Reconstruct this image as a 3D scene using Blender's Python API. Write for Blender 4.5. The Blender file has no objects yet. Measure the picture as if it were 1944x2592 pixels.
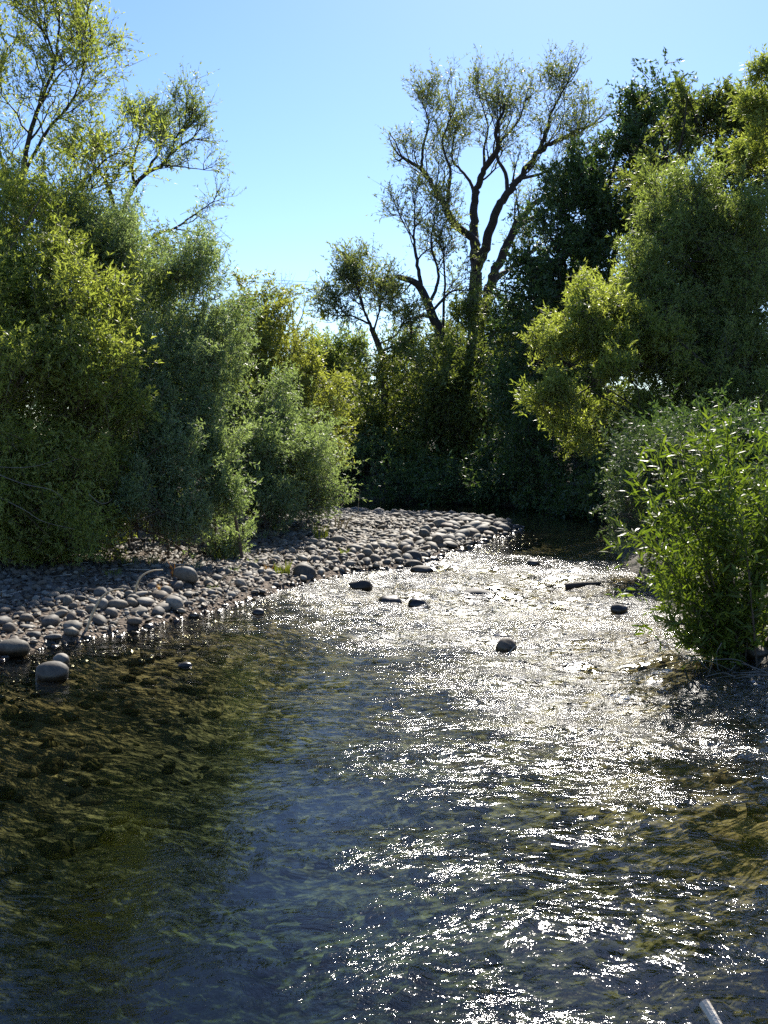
import bpy, bmesh, math
import numpy as np
from mathutils import Vector

# ------------------------------------------------------------------ camera, sky, sun, exposure
sc = bpy.context.scene
col = sc.collection
CAM_H, PITCH, VFOV = 2.0, math.radians(3.9), math.radians(53.0)
FPX = 1296.0 / math.tan(VFOV / 2)
cam_d = bpy.data.cameras.new('camera')
cam_d.sensor_fit = 'VERTICAL'
cam_d.angle = VFOV
cam_d.clip_start, cam_d.clip_end = 0.05, 3000
cam = bpy.data.objects.new('camera', cam_d)
cam.location = (0, 0, CAM_H)
cam.rotation_euler = (math.pi / 2 - PITCH, 0, 0)
col.objects.link(cam)
sc.camera = cam

SUN_EL, SUN_AZ = math.radians(40), math.radians(11)      # azimuth to the right of +Y
world = bpy.data.worlds.new('World')
sc.world = world
world.use_nodes = True
wn = world.node_tree
sky = wn.nodes.new('ShaderNodeTexSky')
sky.sky_type = 'NISHITA'
sky.sun_disc = False
sky.sun_elevation = SUN_EL
sky.sun_rotation = SUN_AZ
sky.air_density = 1.0
sky.dust_density = 0.2
sky.ozone_density = 4.5
bg = wn.nodes['Background']
bg.inputs['Strength'].default_value = 0.079
hs = wn.nodes.new('ShaderNodeHueSaturation')
hs.inputs['Hue'].default_value = 0.508
hs.inputs['Saturation'].default_value = 1.12
wn.links.new(sky.outputs[0], hs.inputs['Color'])
wn.links.new(hs.outputs[0], bg.inputs['Color'])

sun_d = bpy.data.lights.new('sun', 'SUN')
sun_d.energy = 4.6
sun_d.angle = math.radians(0.53)
sun_d.color = (1.0, 0.94, 0.84)
sun = bpy.data.objects.new('sun', sun_d)
to_sun = Vector((math.sin(SUN_AZ) * math.cos(SUN_EL), math.cos(SUN_AZ) * math.cos(SUN_EL), math.sin(SUN_EL)))
sun.rotation_euler = to_sun.to_track_quat('Z', 'Y').to_euler()
sun.location = (0, 0, 60)
col.objects.link(sun)

sc.view_settings.view_transform = 'Standard'
sc.view_settings.look = 'None'
sc.view_settings.exposure = 1.3
sc.view_settings.gamma = 1.0
sc.view_settings.use_curve_mapping = False
sc.cycles.max_bounces = 9
sc.cycles.transparent_max_bounces = 12
sc.cycles.diffuse_bounces = 5
sc.cycles.glossy_bounces = 3
sc.cycles.transmission_bounces = 4
sc.cycles.sample_clamp_indirect = 6.0
sc.cycles.use_denoising = False

# ------------------------------------------------------------------ helpers
def at(px, py, Y):
    """world point seen at photo pixel (px, py) on the plane y = Y"""
    xc, yc = (px - 972.0) / FPX, (1296.0 - py) / FPX
    s = Y / (math.cos(PITCH) + yc * math.sin(PITCH))
    return np.array([xc * s, Y, CAM_H + s * (-math.sin(PITCH) + yc * math.cos(PITCH))])

def on_level(px, py, z=0.0):
    xc, yc = (px - 972.0) / FPX, (1296.0 - py) / FPX
    dz = -math.sin(PITCH) + yc * math.cos(PITCH)
    s = (z - CAM_H) / dz
    return np.array([xc * s, s * (math.cos(PITCH) + yc * math.sin(PITCH)), z])

def norm(v):
    return v / (np.linalg.norm(v, axis=-1, keepdims=True) + 1e-9)

_tab = np.random.default_rng(5).random((8, 256, 256))
def vnoise(x, y, seed=0):
    x = np.asarray(x, float); y = np.asarray(y, float)
    xi, yi = np.floor(x).astype(int), np.floor(y).astype(int)
    fx, fy = x - xi, y - yi
    ux, uy = fx**3 * (fx * (fx * 6 - 15) + 10), fy**3 * (fy * (fy * 6 - 15) + 10)
    t = _tab[seed % 8]
    o = seed * 37
    a, b = t[(xi + o) & 255, (yi + o) & 255], t[(xi + 1 + o) & 255, (yi + o) & 255]
    c, d = t[(xi + o) & 255, (yi + 1 + o) & 255], t[(xi + 1 + o) & 255, (yi + 1 + o) & 255]
    return (a * (1 - ux) + b * ux) * (1 - uy) + (c * (1 - ux) + d * ux) * uy - 0.5

_k3 = np.random.default_rng(9).normal(size=(9, 3))
_p3 = np.random.default_rng(10).random(9) * 6.28
def snoise3(p, f=1.0, off=0.0):
    return np.sin(p @ (_k3.T * f) + _p3 + off).sum(-1) / 3.0

def tag(o, label=None, cat=None, group=None, kind=None):
    if label: o['label'] = label
    if cat: o['category'] = cat
    if group: o['group'] = group
    if kind: o['kind'] = kind
    return o

def link(o, parent=None):
    col.objects.link(o)
    if parent is not None: o.parent = parent
    return o

def empty(name, loc):
    o = bpy.data.objects.new(name, None)
    o.location = tuple(float(v) for v in loc)
    o.empty_display_size = 0.2
    return link(o)

def mesh_np(name, v, f, mat=None, rnd=None, smooth=False, attrs=None):
    v = np.ascontiguousarray(v, np.float32); f = np.ascontiguousarray(f, np.int32)
    me = bpy.data.meshes.new(name)
    n = f.shape[1]
    me.vertices.add(len(v)); me.vertices.foreach_set('co', v.ravel())
    me.loops.add(f.size); me.loops.foreach_set('vertex_index', f.ravel())
    me.polygons.add(len(f)); me.polygons.foreach_set('loop_start', np.arange(0, f.size, n, dtype=np.int32))
    if smooth:
        me.polygons.foreach_set('use_smooth', np.ones(len(f), bool))
    else:
        me.polygons.foreach_set('use_smooth', np.zeros(len(f), bool))
    if rnd is not None:
        a = me.attributes.new('rnd', 'FLOAT', 'POINT'); a.data.foreach_set('value', np.ascontiguousarray(rnd, np.float32))
    for k, val in (attrs or {}).items():
        a = me.attributes.new(k, 'FLOAT', 'POINT'); a.data.foreach_set('value', np.ascontiguousarray(val, np.float32))
    me.update(calc_edges=True)
    if mat: me.materials.append(mat)
    return me

def obj_np(name, v, f, mat, parent=None, origin=None, **kw):
    v = np.asarray(v, float)
    if parent is not None:
        v = v - np.array(parent.location)
    elif origin is not None:
        v = v - np.asarray(origin)
    o = bpy.data.objects.new(name, mesh_np(name, v, f, mat, **kw))
    if parent is None and origin is not None:
        o.location = tuple(float(q) for q in origin)
    return link(o, parent)

def tubes(polys, sides=5):
    """polys: list of (points Nx3, radii N) -> verts, quads"""
    V, F = [], []
    off = 0
    ang = np.linspace(0, 2 * np.pi, sides, endpoint=False)
    ca, sa = np.cos(ang), np.sin(ang)
    for P, R in polys:
        P = np.asarray(P, float); R = np.asarray(R, float)
        T = np.gradient(P, axis=0); T = norm(T)
        ref = np.array([0.0, 0, 1]) if abs(T[:, 2]).mean() < 0.8 else np.array([1.0, 0, 0])
        A = norm(np.cross(T, ref)); B = np.cross(T, A)
        ring = P[:, None, :] + R[:, None, None] * (ca[None, :, None] * A[:, None, :] + sa[None, :, None] * B[:, None, :])
        n = len(P)
        V.append(ring.reshape(-1, 3))
        i = np.arange(n - 1)[:, None] * sides; j = np.arange(sides)[None, :]; j2 = (j + 1) % sides
        F.append((np.stack([i + j, i + j2, i + sides + j2, i + sides + j], -1)).reshape(-1, 4) + off)
        off += n * sides
        # end caps as degenerate-free quads are skipped; tips taper to almost nothing
    return np.concatenate(V), np.concatenate(F)

def spikes(P0, P1, r):
    """many thin three sided spikes at once -> verts, tris"""
    n = len(P0)
    T = norm(P1 - P0)
    ref = np.where(np.abs(T[:, 2:3]) < 0.8, np.array([[0, 0, 1.0]]), np.array([[1.0, 0, 0]]))
    A = norm(np.cross(T, ref)); B = np.cross(T, A)
    r = np.broadcast_to(np.asarray(r, float), (n,))[:, None]
    vs = [P0 + r * A, P0 - 0.5 * r * A + 0.87 * r * B, P0 - 0.5 * r * A - 0.87 * r * B, P1]
    V = np.stack(vs, 1).reshape(-1, 3)
    b = np.arange(n)[:, None] * 4
    F = np.stack([b + [0, 1, 3], b + [1, 2, 3], b + [2, 0, 3]], 1).reshape(-1, 3)
    return V, F

def leaves(P, D, N, L, W, rng, fold=0.16, droop=0.12):
    n = len(P)
    if True:        # far leaves: one small pointed face each
        D = norm(D); S = norm(np.cross(D, N)); N = np.cross(S, D)
        L = np.broadcast_to(L, (n,))[:, None]; W = np.broadcast_to(W, (n,))[:, None]
        m_ = P + D * L * 0.32
        V = np.stack([m_ + S * W * .55, P + D * L - N * L * droop, m_ - S * W * .55 - D * L * 0.3], 1).reshape(-1, 3)
        return V, np.arange(3 * n).reshape(-1, 3), np.repeat(rng.random(n), 3)
    D = norm(D); S = norm(np.cross(D, N)); N = np.cross(S, D)
    L = np.broadcast_to(L, (n,))[:, None]; W = np.broadcast_to(W, (n,))[:, None]
    mid = P + D * L * 0.45
    V = np.stack([P, mid + S * W * .5 + N * W * fold, P + D * L - N * L * droop, mid - S * W * .5 + N * W * fold], 1).reshape(-1, 3)
    b = np.arange(n)[:, None] * 4
    F = np.stack([b + [0, 2, 1], b + [0, 3, 2]], 1).reshape(-1, 3)
    rnd = np.repeat(rng.random(n), 4)
    return V, F, rnd

# ------------------------------------------------------------------ materials
def new_mat(name):
    m = bpy.data.materials.new(name); m.use_nodes = True
    nt = m.node_tree; nt.nodes.clear()
    out = nt.nodes.new('ShaderNodeOutputMaterial')
    return m, nt, out

def N_(nt, t, **kw):
    n = nt.nodes.new(t)
    for k, v in kw.items():
        if k in n.inputs: n.inputs[k].default_value = v
        else: setattr(n, k, v)
    return n

def ramp(nt, fac, stops):
    r = nt.nodes.new('ShaderNodeValToRGB')
    e = r.color_ramp.elements
    while len(e) < len(stops): e.new(0.5)
    for i, (p, c) in enumerate(stops):
        e[i].position = p; e[i].color = (*c, 1)
    nt.links.new(fac, r.inputs[0])
    return r.outputs[0]

def leaf_mat(name, c1, c2, trans=0.45, rough=0.5, tboost=1.5, spec=0.4):
    m, nt, out = new_mat(name)
    a = N_(nt, 'ShaderNodeAttribute', attribute_name='rnd')
    c = ramp(nt, a.outputs['Fac'], [(0.0, c1), (1.0, c2)])
    p = N_(nt, 'ShaderNodeBsdfPrincipled')
    p.inputs['Roughness'].default_value = rough
    p.inputs['Specular IOR Level'].default_value = spec
    nt.links.new(c, p.inputs['Base Color'])
    t = N_(nt, 'ShaderNodeBsdfTranslucent')
    mul = N_(nt, 'ShaderNodeMix', data_type='RGBA', blend_type='MULTIPLY')
    mul.inputs[0].default_value = 1.0
    nt.links.new(c, mul.inputs[6])
    mul.inputs[7].default_value = (1.05 * tboost, 1.12 * tboost, 0.5 * tboost, 1)
    nt.links.new(mul.outputs[2], t.inputs['Color'])
    mx = N_(nt, 'ShaderNodeMixShader'); mx.inputs[0].default_value = trans
    nt.links.new(p.outputs[0], mx.inputs[1]); nt.links.new(t.outputs[0], mx.inputs[2])
    nt.links.new(mx.outputs[0], out.inputs[0])
    return m

def bark_mat(name, c1, c2, scale=14, rough=0.85):
    m, nt, out = new_mat(name)
    g = N_(nt, 'ShaderNodeNewGeometry')
    mp = N_(nt, 'ShaderNodeMapping'); mp.inputs['Scale'].default_value = (1, 1, 0.25)
    nt.links.new(g.outputs['Position'], mp.inputs[0])
    n = N_(nt, 'ShaderNodeTexNoise', Scale=scale, Detail=5.0, Roughness=0.65)
    nt.links.new(mp.outputs[0], n.inputs['Vector'])
    c = ramp(nt, n.outputs['Fac'], [(0.3, c1), (0.7, c2)])
    p = N_(nt, 'ShaderNodeBsdfPrincipled', Roughness=rough)
    nt.links.new(c, p.inputs['Base Color'])
    b = N_(nt, 'ShaderNodeBump', Strength=0.7, Distance=0.03)
    nt.links.new(n.outputs['Fac'], b.inputs['Height']); nt.links.new(b.outputs[0], p.inputs['Normal'])
    nt.links.new(p.outputs[0], out.inputs[0])
    return m

M = {}
M['willow'] = leaf_mat('leaf_willow_yellow', (0.135, 0.165, 0.038), (0.26, 0.275, 0.085), trans=0.5, tboost=1.75)
M['willow2'] = leaf_mat('leaf_willow_green', (0.115, 0.15, 0.048), (0.22, 0.25, 0.10), trans=0.5, tboost=1.75)
M['golden'] = leaf_mat('leaf_golden', (0.15, 0.165, 0.04), (0.26, 0.26, 0.08), trans=0.48, tboost=1.6)
M['feather'] = leaf_mat('leaf_grey_green', (0.125, 0.17, 0.085), (0.235, 0.28, 0.165), trans=0.48, tboost=1.6, rough=0.5)
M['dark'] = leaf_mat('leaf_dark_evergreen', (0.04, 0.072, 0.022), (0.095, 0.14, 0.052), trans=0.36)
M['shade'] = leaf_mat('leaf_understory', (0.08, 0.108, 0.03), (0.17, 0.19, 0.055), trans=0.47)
M['sparse'] = leaf_mat('leaf_pale_spring', (0.12, 0.145, 0.055), (0.22, 0.235, 0.10), trans=0.45)
M['near'] = leaf_mat('leaf_narrow_willow', (0.06, 0.095, 0.012), (0.15, 0.19, 0.028), trans=0.45, rough=0.45)
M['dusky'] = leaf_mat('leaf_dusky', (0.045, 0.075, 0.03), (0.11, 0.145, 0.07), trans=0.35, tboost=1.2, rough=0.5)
M['weed'] = leaf_mat('leaf_weed', (0.10, 0.14, 0.015), (0.20, 0.20, 0.03), trans=0.4)
M['russet'] = leaf_mat('leaf_russet', (0.18, 0.055, 0.02), (0.30, 0.17, 0.03), trans=0.4)
M['straw'] = leaf_mat('dry_straw', (0.42, 0.33, 0.20), (0.55, 0.45, 0.30), trans=0.2, tboost=1.0, rough=0.6)
M['bark'] = bark_mat('bark_dark', (0.018, 0.014, 0.011), (0.055, 0.043, 0.032))
M['barkg'] = bark_mat('bark_grey', (0.10, 0.085, 0.065), (0.24, 0.21, 0.17))
M['twig'] = bark_mat('twig_brown', (0.06, 0.042, 0.028), (0.13, 0.095, 0.06), scale=30)
M['drift'] = bark_mat('driftwood_pale', (0.33, 0.29, 0.23), (0.55, 0.50, 0.42), scale=25)

def stone_mat(name='river_stone', tone=1.0):
    m, nt, out = new_mat(name)
    oi = N_(nt, 'ShaderNodeObjectInfo'); a = N_(nt, 'ShaderNodeAttribute', attribute_name='rnd')
    ad = N_(nt, 'ShaderNodeMath', operation='ADD'); nt.links.new(oi.outputs['Random'], ad.inputs[0]); nt.links.new(a.outputs['Fac'], ad.inputs[1])
    fr = N_(nt, 'ShaderNodeMath', operation='FRACT'); nt.links.new(ad.outputs[0], fr.inputs[0])
    c = ramp(nt, fr.outputs[0], [(0.0, (0.055, 0.05, 0.04)), (0.2, (0.155, 0.135, 0.10)), (0.4, (0.12, 0.092, 0.062)), (0.6, (0.085, 0.082, 0.074)), (0.8, (0.26, 0.235, 0.19)), (0.9, (0.13, 0.115, 0.09)), (1.0, (0.12, 0.08, 0.05))])
    g = N_(nt, 'ShaderNodeNewGeometry')
    n = N_(nt, 'ShaderNodeTexNoise', Scale=17.0, Detail=6.0, Roughness=0.7)
    nt.links.new(g.outputs['Position'], n.inputs['Vector'])
    v = ramp(nt, n.outputs['Fac'], [(0.3, (0.45 * tone, 0.43 * tone, 0.40 * tone)), (0.7, (1.3 * tone, 1.26 * tone, 1.2 * tone))])
    mu = N_(nt, 'ShaderNodeMix', data_type='RGBA', blend_type='MULTIPLY'); mu.inputs[0].default_value = 1
    nt.links.new(c, mu.inputs[6]); nt.links.new(v, mu.inputs[7])
    # wet band just above and below the water level
    sp = N_(nt, 'ShaderNodeSeparateXYZ'); nt.links.new(g.outputs['Position'], sp.inputs[0])
    n2 = N_(nt, 'ShaderNodeMath', operation='MULTIPLY_ADD'); nt.links.new(n.outputs['Fac'], n2.inputs[0]); n2.inputs[1].default_value = -0.05; nt.links.new(sp.outputs[2], n2.inputs[2])
    wet = N_(nt, 'ShaderNodeMapRange', clamp=True); nt.links.new(n2.outputs[0], wet.inputs[0])
    wet.inputs[1].default_value = 0.012; wet.inputs[2].default_value = 0.05; wet.inputs[3].default_value = 1.0; wet.inputs[4].default_value = 0.0
    mw = N_(nt, 'ShaderNodeMix', data_type='RGBA', blend_type='MULTIPLY'); nt.links.new(wet.outputs[0], mw.inputs[0])
    nt.links.new(mu.outputs[2], mw.inputs[6]); mw.inputs[7].default_value = (0.34, 0.31, 0.25, 1)
    p = N_(nt, 'ShaderNodeBsdfPrincipled')
    nt.links.new(mw.outputs[2], p.inputs['Base Color'])
    rr = N_(nt, 'ShaderNodeMapRange'); nt.links.new(wet.outputs[0], rr.inputs[0]); rr.inputs[3].default_value = 0.72; rr.inputs[4].default_value = 0.25
    nt.links.new(rr.outputs[0], p.inputs['Roughness'])
    b = N_(nt, 'ShaderNodeBump', Strength=0.35, Distance=0.012)
    nt.links.new(n.outputs['Fac'], b.inputs['Height']); nt.links.new(b.outputs[0], p.inputs['Normal'])
    nt.links.new(p.outputs[0], out.inputs[0])
    return m
M['stone'] = stone_mat()
M['dark_stone'] = stone_mat('dark_wet_stone', 0.5)
def bed_stone_mat():
    m, nt, out = new_mat('algae_stone')
    a = N_(nt, 'ShaderNodeAttribute', attribute_name='rnd')
    c = ramp(nt, a.outputs['Fac'], [(0.0, (0.055, 0.05, 0.026)), (0.5, (0.12, 0.1, 0.052)), (1.0, (0.25, 0.20, 0.12))])
    p = N_(nt, 'ShaderNodeBsdfPrincipled', Roughness=0.95); p.inputs['Specular IOR Level'].default_value = 0.05
    nt.links.new(c, p.inputs['Base Color']); nt.links.new(p.outputs[0], out.inputs[0])
    return m
M['bed_stone'] = bed_stone_mat()

def ground_mat():
    m, nt, out = new_mat('ground_soil')
    g = N_(nt, 'ShaderNodeNewGeometry')
    n = N_(nt, 'ShaderNodeTexNoise', Scale=3.2, Detail=8.0, Roughness=0.7); nt.links.new(g.outputs['Position'], n.inputs['Vector'])
    v = N_(nt, 'ShaderNodeTexVoronoi', Scale=11.0); nt.links.new(g.outputs['Position'], v.inputs['Vector'])
    v.inputs['Randomness'].default_value = 1.0
    litter = ramp(nt, n.outputs['Fac'], [(0.3, (0.025, 0.02, 0.012)), (0.55, (0.055, 0.043, 0.026)), (0.75, (0.045, 0.05, 0.018))])
    bed = ramp(nt, n.outputs['Fac'], [(0.28, (0.085, 0.076, 0.036)), (0.5, (0.17, 0.137, 0.068)), (0.66, (0.24, 0.19, 0.10)), (0.8, (0.13, 0.13, 0.06))])
    vb = ramp(nt, v.outputs['Color'], [(0.1, (0.55, 0.55, 0.5)), (0.9, (1.35, 1.3, 1.2))])
    mb = N_(nt, 'ShaderNodeMix', data_type='RGBA', blend_type='MULTIPLY'); mb.inputs[0].default_value = 1
    nt.links.new(bed, mb.inputs[6]); nt.links.new(vb, mb.inputs[7])
    a = N_(nt, 'ShaderNodeAttribute', attribute_name='bed')
    mx = N_(nt, 'ShaderNodeMix', data_type='RGBA'); nt.links.new(a.outputs['Fac'], mx.inputs[0])
    nt.links.new(litter, mx.inputs[6]); nt.links.new(mb.outputs[2], mx.inputs[7])
    p = N_(nt, 'ShaderNodeBsdfPrincipled', Roughness=0.9)
    nt.links.new(mx.outputs[2], p.inputs['Base Color'])
    b = N_(nt, 'ShaderNodeBump', Strength=0.8, Distance=0.05)
    nt.links.new(v.outputs['Distance'], b.inputs['Height']); nt.links.new(b.outputs[0], p.inputs['Normal'])
    nt.links.new(p.outputs[0], out.inputs[0])
    return m
M['ground'] = ground_mat()

def gravel_mat():
    m, nt, out = new_mat('gravel')
    g = N_(nt, 'ShaderNodeNewGeometry')
    v = N_(nt, 'ShaderNodeTexVoronoi', Scale=24.0); nt.links.new(g.outputs['Position'], v.inputs['Vector'])
    n = N_(nt, 'ShaderNodeTexNoise', Scale=1.1, Detail=7.0, Roughness=0.65); nt.links.new(g.outputs['Position'], n.inputs['Vector'])
    c = ramp(nt, v.outputs['Color'], [(0.1, (0.05, 0.035, 0.022)), (0.5, (0.105, 0.076, 0.05)), (0.9, (0.17, 0.13, 0.092))])
    k = ramp(nt, n.outputs['Fac'], [(0.35, (0.62, 0.52, 0.42)), (0.65, (1.05, 1.03, 1.0))])
    mb = N_(nt, 'ShaderNodeMix', data_type='RGBA', blend_type='MULTIPLY'); mb.inputs[0].default_value = 1
    nt.links.new(c, mb.inputs[6]); nt.links.new(k, mb.inputs[7])
    p = N_(nt, 'ShaderNodeBsdfPrincipled', Roughness=0.92); nt.links.new(mb.outputs[2], p.inputs['Base Color'])
    b = N_(nt, 'ShaderNodeBump', Strength=1.0, Distance=0.035); b.invert = True
    nt.links.new(v.outputs['Distance'], b.inputs['Height']); nt.links.new(b.outputs[0], p.inputs['Normal'])
    nt.links.new(p.outputs[0], out.inputs[0])
    return m
M['gravel'] = gravel_mat()

R0, R1 = 0.045, 0.24
def water_mat():
    m, nt, out = new_mat('river_water')
    g = N_(nt, 'ShaderNodeNewGeometry')
    ra = N_(nt, 'ShaderNodeAttribute', attribute_name='chop')
    # ripples: warped, wider than deep
    nw = N_(nt, 'ShaderNodeTexNoise', Scale=1.3, Detail=2.0); nt.links.new(g.outputs['Position'], nw.inputs['Vector'])
    wsub = N_(nt, 'ShaderNodeVectorMath', operation='MULTIPLY_ADD'); nt.links.new(nw.outputs['Color'], wsub.inputs[0])
    wsub.inputs[1].default_value = (0.5, 0.5, 0); nt.links.new(g.outputs['Position'], wsub.inputs[2])
    mp = N_(nt, 'ShaderNodeMapping'); mp.inputs['Scale'].default_value = (0.55, 1.0, 0.0); mp.inputs['Rotation'].default_value = (0, 0, 0.25)
    nt.links.new(wsub.outputs[0], mp.inputs[0])
    n1 = N_(nt, 'ShaderNodeTexNoise', Scale=9.0, Detail=2.0, Roughness=0.55, Distortion=0.4); nt.links.new(mp.outputs[0], n1.inputs['Vector'])
    n2 = N_(nt, 'ShaderNodeTexNoise', Scale=34.0, Detail=3.0, Roughness=0.6); nt.links.new(wsub.outputs[0], n2.inputs['Vector'])
    s2 = N_(nt, 'ShaderNodeMath', operation='MULTIPLY_ADD'); nt.links.new(n2.outputs['Fac'], s2.inputs[0]); s2.inputs[1].default_value = 0.38; nt.links.new(n1.outputs['Fac'], s2.inputs[2])
    st = N_(nt, 'ShaderNodeMath', operation='MULTIPLY'); nt.links.new(s2.outputs[0], st.inputs[0]); nt.links.new(ra.outputs['Fac'], st.inputs[1])
    b = N_(nt, 'ShaderNodeBump', Strength=1.0, Distance=0.05)
    nt.links.new(st.outputs[0], b.inputs['Height'])
    # fine choppy facets: a slope field that keeps its steepness at any distance
    ms = N_(nt, 'ShaderNodeMapping'); ms.inputs['Scale'].default_value = (0.7, 1.0, 1.0); nt.links.new(wsub.outputs[0], ms.inputs[0])
    n4 = N_(nt, 'ShaderNodeTexNoise', Scale=19.0, Detail=2.5, Roughness=0.6); nt.links.new(ms.outputs[0], n4.inputs['Vector'])
    c0 = N_(nt, 'ShaderNodeVectorMath', operation='SUBTRACT'); nt.links.new(n4.outputs['Color'], c0.inputs[0]); c0.inputs[1].default_value = (0.5, 0.5, 0.5)
    c1 = N_(nt, 'ShaderNodeVectorMath', operation='MULTIPLY'); nt.links.new(c0.outputs[0], c1.inputs[0]); c1.inputs[1].default_value = (2.4, 2.4, 0.0)
    c2 = N_(nt, 'ShaderNodeVectorMath', operation='SCALE'); nt.links.new(c1.outputs[0], c2.inputs[0]); nt.links.new(ra.outputs['Fac'], c2.inputs['Scale'])
    c3 = N_(nt, 'ShaderNodeVectorMath', operation='ADD'); nt.links.new(c2.outputs[0], c3.inputs[0]); nt.links.new(b.outputs[0], c3.inputs[1])
    nn = N_(nt, 'ShaderNodeVectorMath', operation='NORMALIZE'); nt.links.new(c3.outputs[0], nn.inputs[0])
    fr = N_(nt, 'ShaderNodeFresnel', IOR=1.333); nt.links.new(nn.outputs[0], fr.inputs['Normal'])
    rg = N_(nt, 'ShaderNodeMapRange', clamp=True); nt.links.new(ra.outputs['Fac'], rg.inputs[0])
    rg.inputs[1].default_value = 0.1; rg.inputs[2].default_value = 1.2; rg.inputs[3].default_value = R0; rg.inputs[4].default_value = R1
    gl = N_(nt, 'ShaderNodeBsdfGlossy'); nt.links.new(rg.outputs[0], gl.inputs['Roughness']); nt.links.new(nn.outputs[0], gl.inputs['Normal'])
    tr = N_(nt, 'ShaderNodeBsdfTransparent'); dp = N_(nt, 'ShaderNodeAttribute', attribute_name='depth')
    tc = ramp(nt, dp.outputs['Fac'], [(0.0, (0.90, 0.88, 0.78)), (0.35, (0.76, 0.76, 0.58)), (0.8, (0.34, 0.50, 0.42)), (1.0, (0.24, 0.42, 0.36))])
    nt.links.new(tc, tr.inputs['Color'])
    mx = N_(nt, 'ShaderNodeMixShader'); nt.links.new(fr.outputs[0], mx.inputs[0]); nt.links.new(tr.outputs[0], mx.inputs[1]); nt.links.new(gl.outputs[0], mx.inputs[2])
    # broken foam in the riffles
    fa = N_(nt, 'ShaderNodeAttribute', attribute_name='foam')
    n3 = N_(nt, 'ShaderNodeTexNoise', Scale=26.0, Detail=6.0, Roughness=0.8, Distortion=0.8); nt.links.new(mp.outputs[0], n3.inputs['Vector'])
    th = N_(nt, 'ShaderNodeMath', operation='ADD'); nt.links.new(fa.outputs['Fac'], th.inputs[0]); nt.links.new(n3.outputs['Fac'], th.inputs[1])
    fm = N_(nt, 'ShaderNodeMapRange', clamp=True); nt.links.new(th.outputs[0], fm.inputs[0])
    fm.inputs[1].default_value = 0.95; fm.inputs[2].default_value = 1.25; fm.inputs[3].default_value = 0; fm.inputs[4].default_value = 0.85
    df = N_(nt, 'ShaderNodeBsdfDiffuse'); df.inputs['Color'].default_value = (0.8, 0.82, 0.82, 1)
    m2 = N_(nt, 'ShaderNodeMixShader'); nt.links.new(fm.outputs[0], m2.inputs[0]); nt.links.new(mx.outputs[0], m2.inputs[1]); nt.links.new(df.outputs[0], m2.inputs[2])
    nt.links.new(m2.outputs[0], out.inputs[0])
    return m
M['water'] = water_mat()

# ------------------------------------------------------------------ terrain and river
RIGHT = np.array([(5.2, -10), (4.4, -4), (3.9, 2), (3.6, 6), (3.4, 9), (3.4, 11.8), (3.85, 15.7), (4.4, 19.9), (5.4, 23.5), (5.8, 27), (4.6, 31.5), (2, 34.5), (-2, 37), (-7, 39.5), (-14, 41), (-26, 42)], float)
LEFT = np.array([(-26, 35), (-14, 33.5), (-7, 31.5), (-3, 29.5), (0.2, 27.4), (2.2, 26.4), (3.0, 24.4), (2.7, 22.4), (1.9, 20.6), (1.1, 18.6), (0.45, 16.4), (-0.45, 15.7), (-1.1, 14.7), (-1.8, 12.7), (-2.64, 11), (-3.3, 10), (-3.6, 9.4), (-4.4, 7), (-5.0, 3), (-6, -10)], float)
POLY = np.concatenate([RIGHT, LEFT])

def seg_dist(x, y, A, B):
    d = np.full(x.shape, 1e9)
    for (ax, ay), (bx, by) in zip(A, B):
        ux, uy = bx - ax, by - ay
        t = np.clip(((x - ax) * ux + (y - ay) * uy) / (ux * ux + uy * uy), 0, 1)
        d = np.minimum(d, np.hypot(x - ax - t * ux, y - ay - t * uy))
    return d

def river(x, y):
    """signed distance to the waterline (negative in the water), right-bank flag"""
    x = np.asarray(x, float); y = np.asarray(y, float)
    dr = seg_dist(x, y, RIGHT[:-1], RIGHT[1:]); dl = seg_dist(x, y, LEFT[:-1], LEFT[1:])
    ins = np.zeros(x.shape, bool)
    n = len(POLY); j = n - 1
    for i in range(n):
        (xi, yi), (xj, yj) = POLY[i], POLY[j]
        c = ((yi > y) != (yj > y)) & (x < (xj - xi) * (y - yi) / (yj - yi + 1e-12) + xi)
        ins ^= c
        j = i
    d = np.minimum(dr, dl)
    return np.where(ins, -d, d), dr < dl

def ground_z(x, y):
    x = np.asarray(x, float); y = np.asarray(y, float)
    sd, right = river(x, y)
    wob = 0.10 * vnoise(x / 1.7, y / 1.7, 1) + 0.05 * vnoise(x / .6, y / .6, 2)
    dep = -np.minimum(0.42 + 0.45 * np.exp(-((x + 0.8) / 2.2) ** 2 - ((y - 4.0) / 3.2) ** 2), 0.02 + 0.22 * np.maximum(-sd, 0) ** 0.9) + wob * np.clip(-sd, 0, 1) * .8
    bar = 0.02 + 0.10 * np.clip(sd / 0.9, 0, 1) + 0.045 * np.clip(sd - 0.6, 0, 14) + wob * np.clip(sd / 1.5, 0, 1)
    bank = 0.02 + 0.42 * np.clip(sd, 0, 3) + 0.05 * np.clip(sd - 3, 0, 20) + 2 * wob * np.clip(sd, 0, 1)
    far = 0.6 * vnoise(x / 23, y / 23, 3) * np.clip((sd - 8) / 10, 0, 1)
    return np.where(sd < 0, dep, np.where(right, bank, bar) + far)

def gz(x, y):
    return float(ground_z(np.array([x]), np.array([y]))[0])

def graded(lo, hi, fine, step, grow=1.25):
    """coordinates fine between lo..hi and growing out to +-fine"""
    c = list(np.arange(lo, hi + 1e-6, step))
    s = step
    while c[-1] < fine: s *= grow; c.append(c[-1] + s)
    s = step
    while c[0] > -fine: s *= grow; c.insert(0, c[0] - s)
    return np.array(c)

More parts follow.
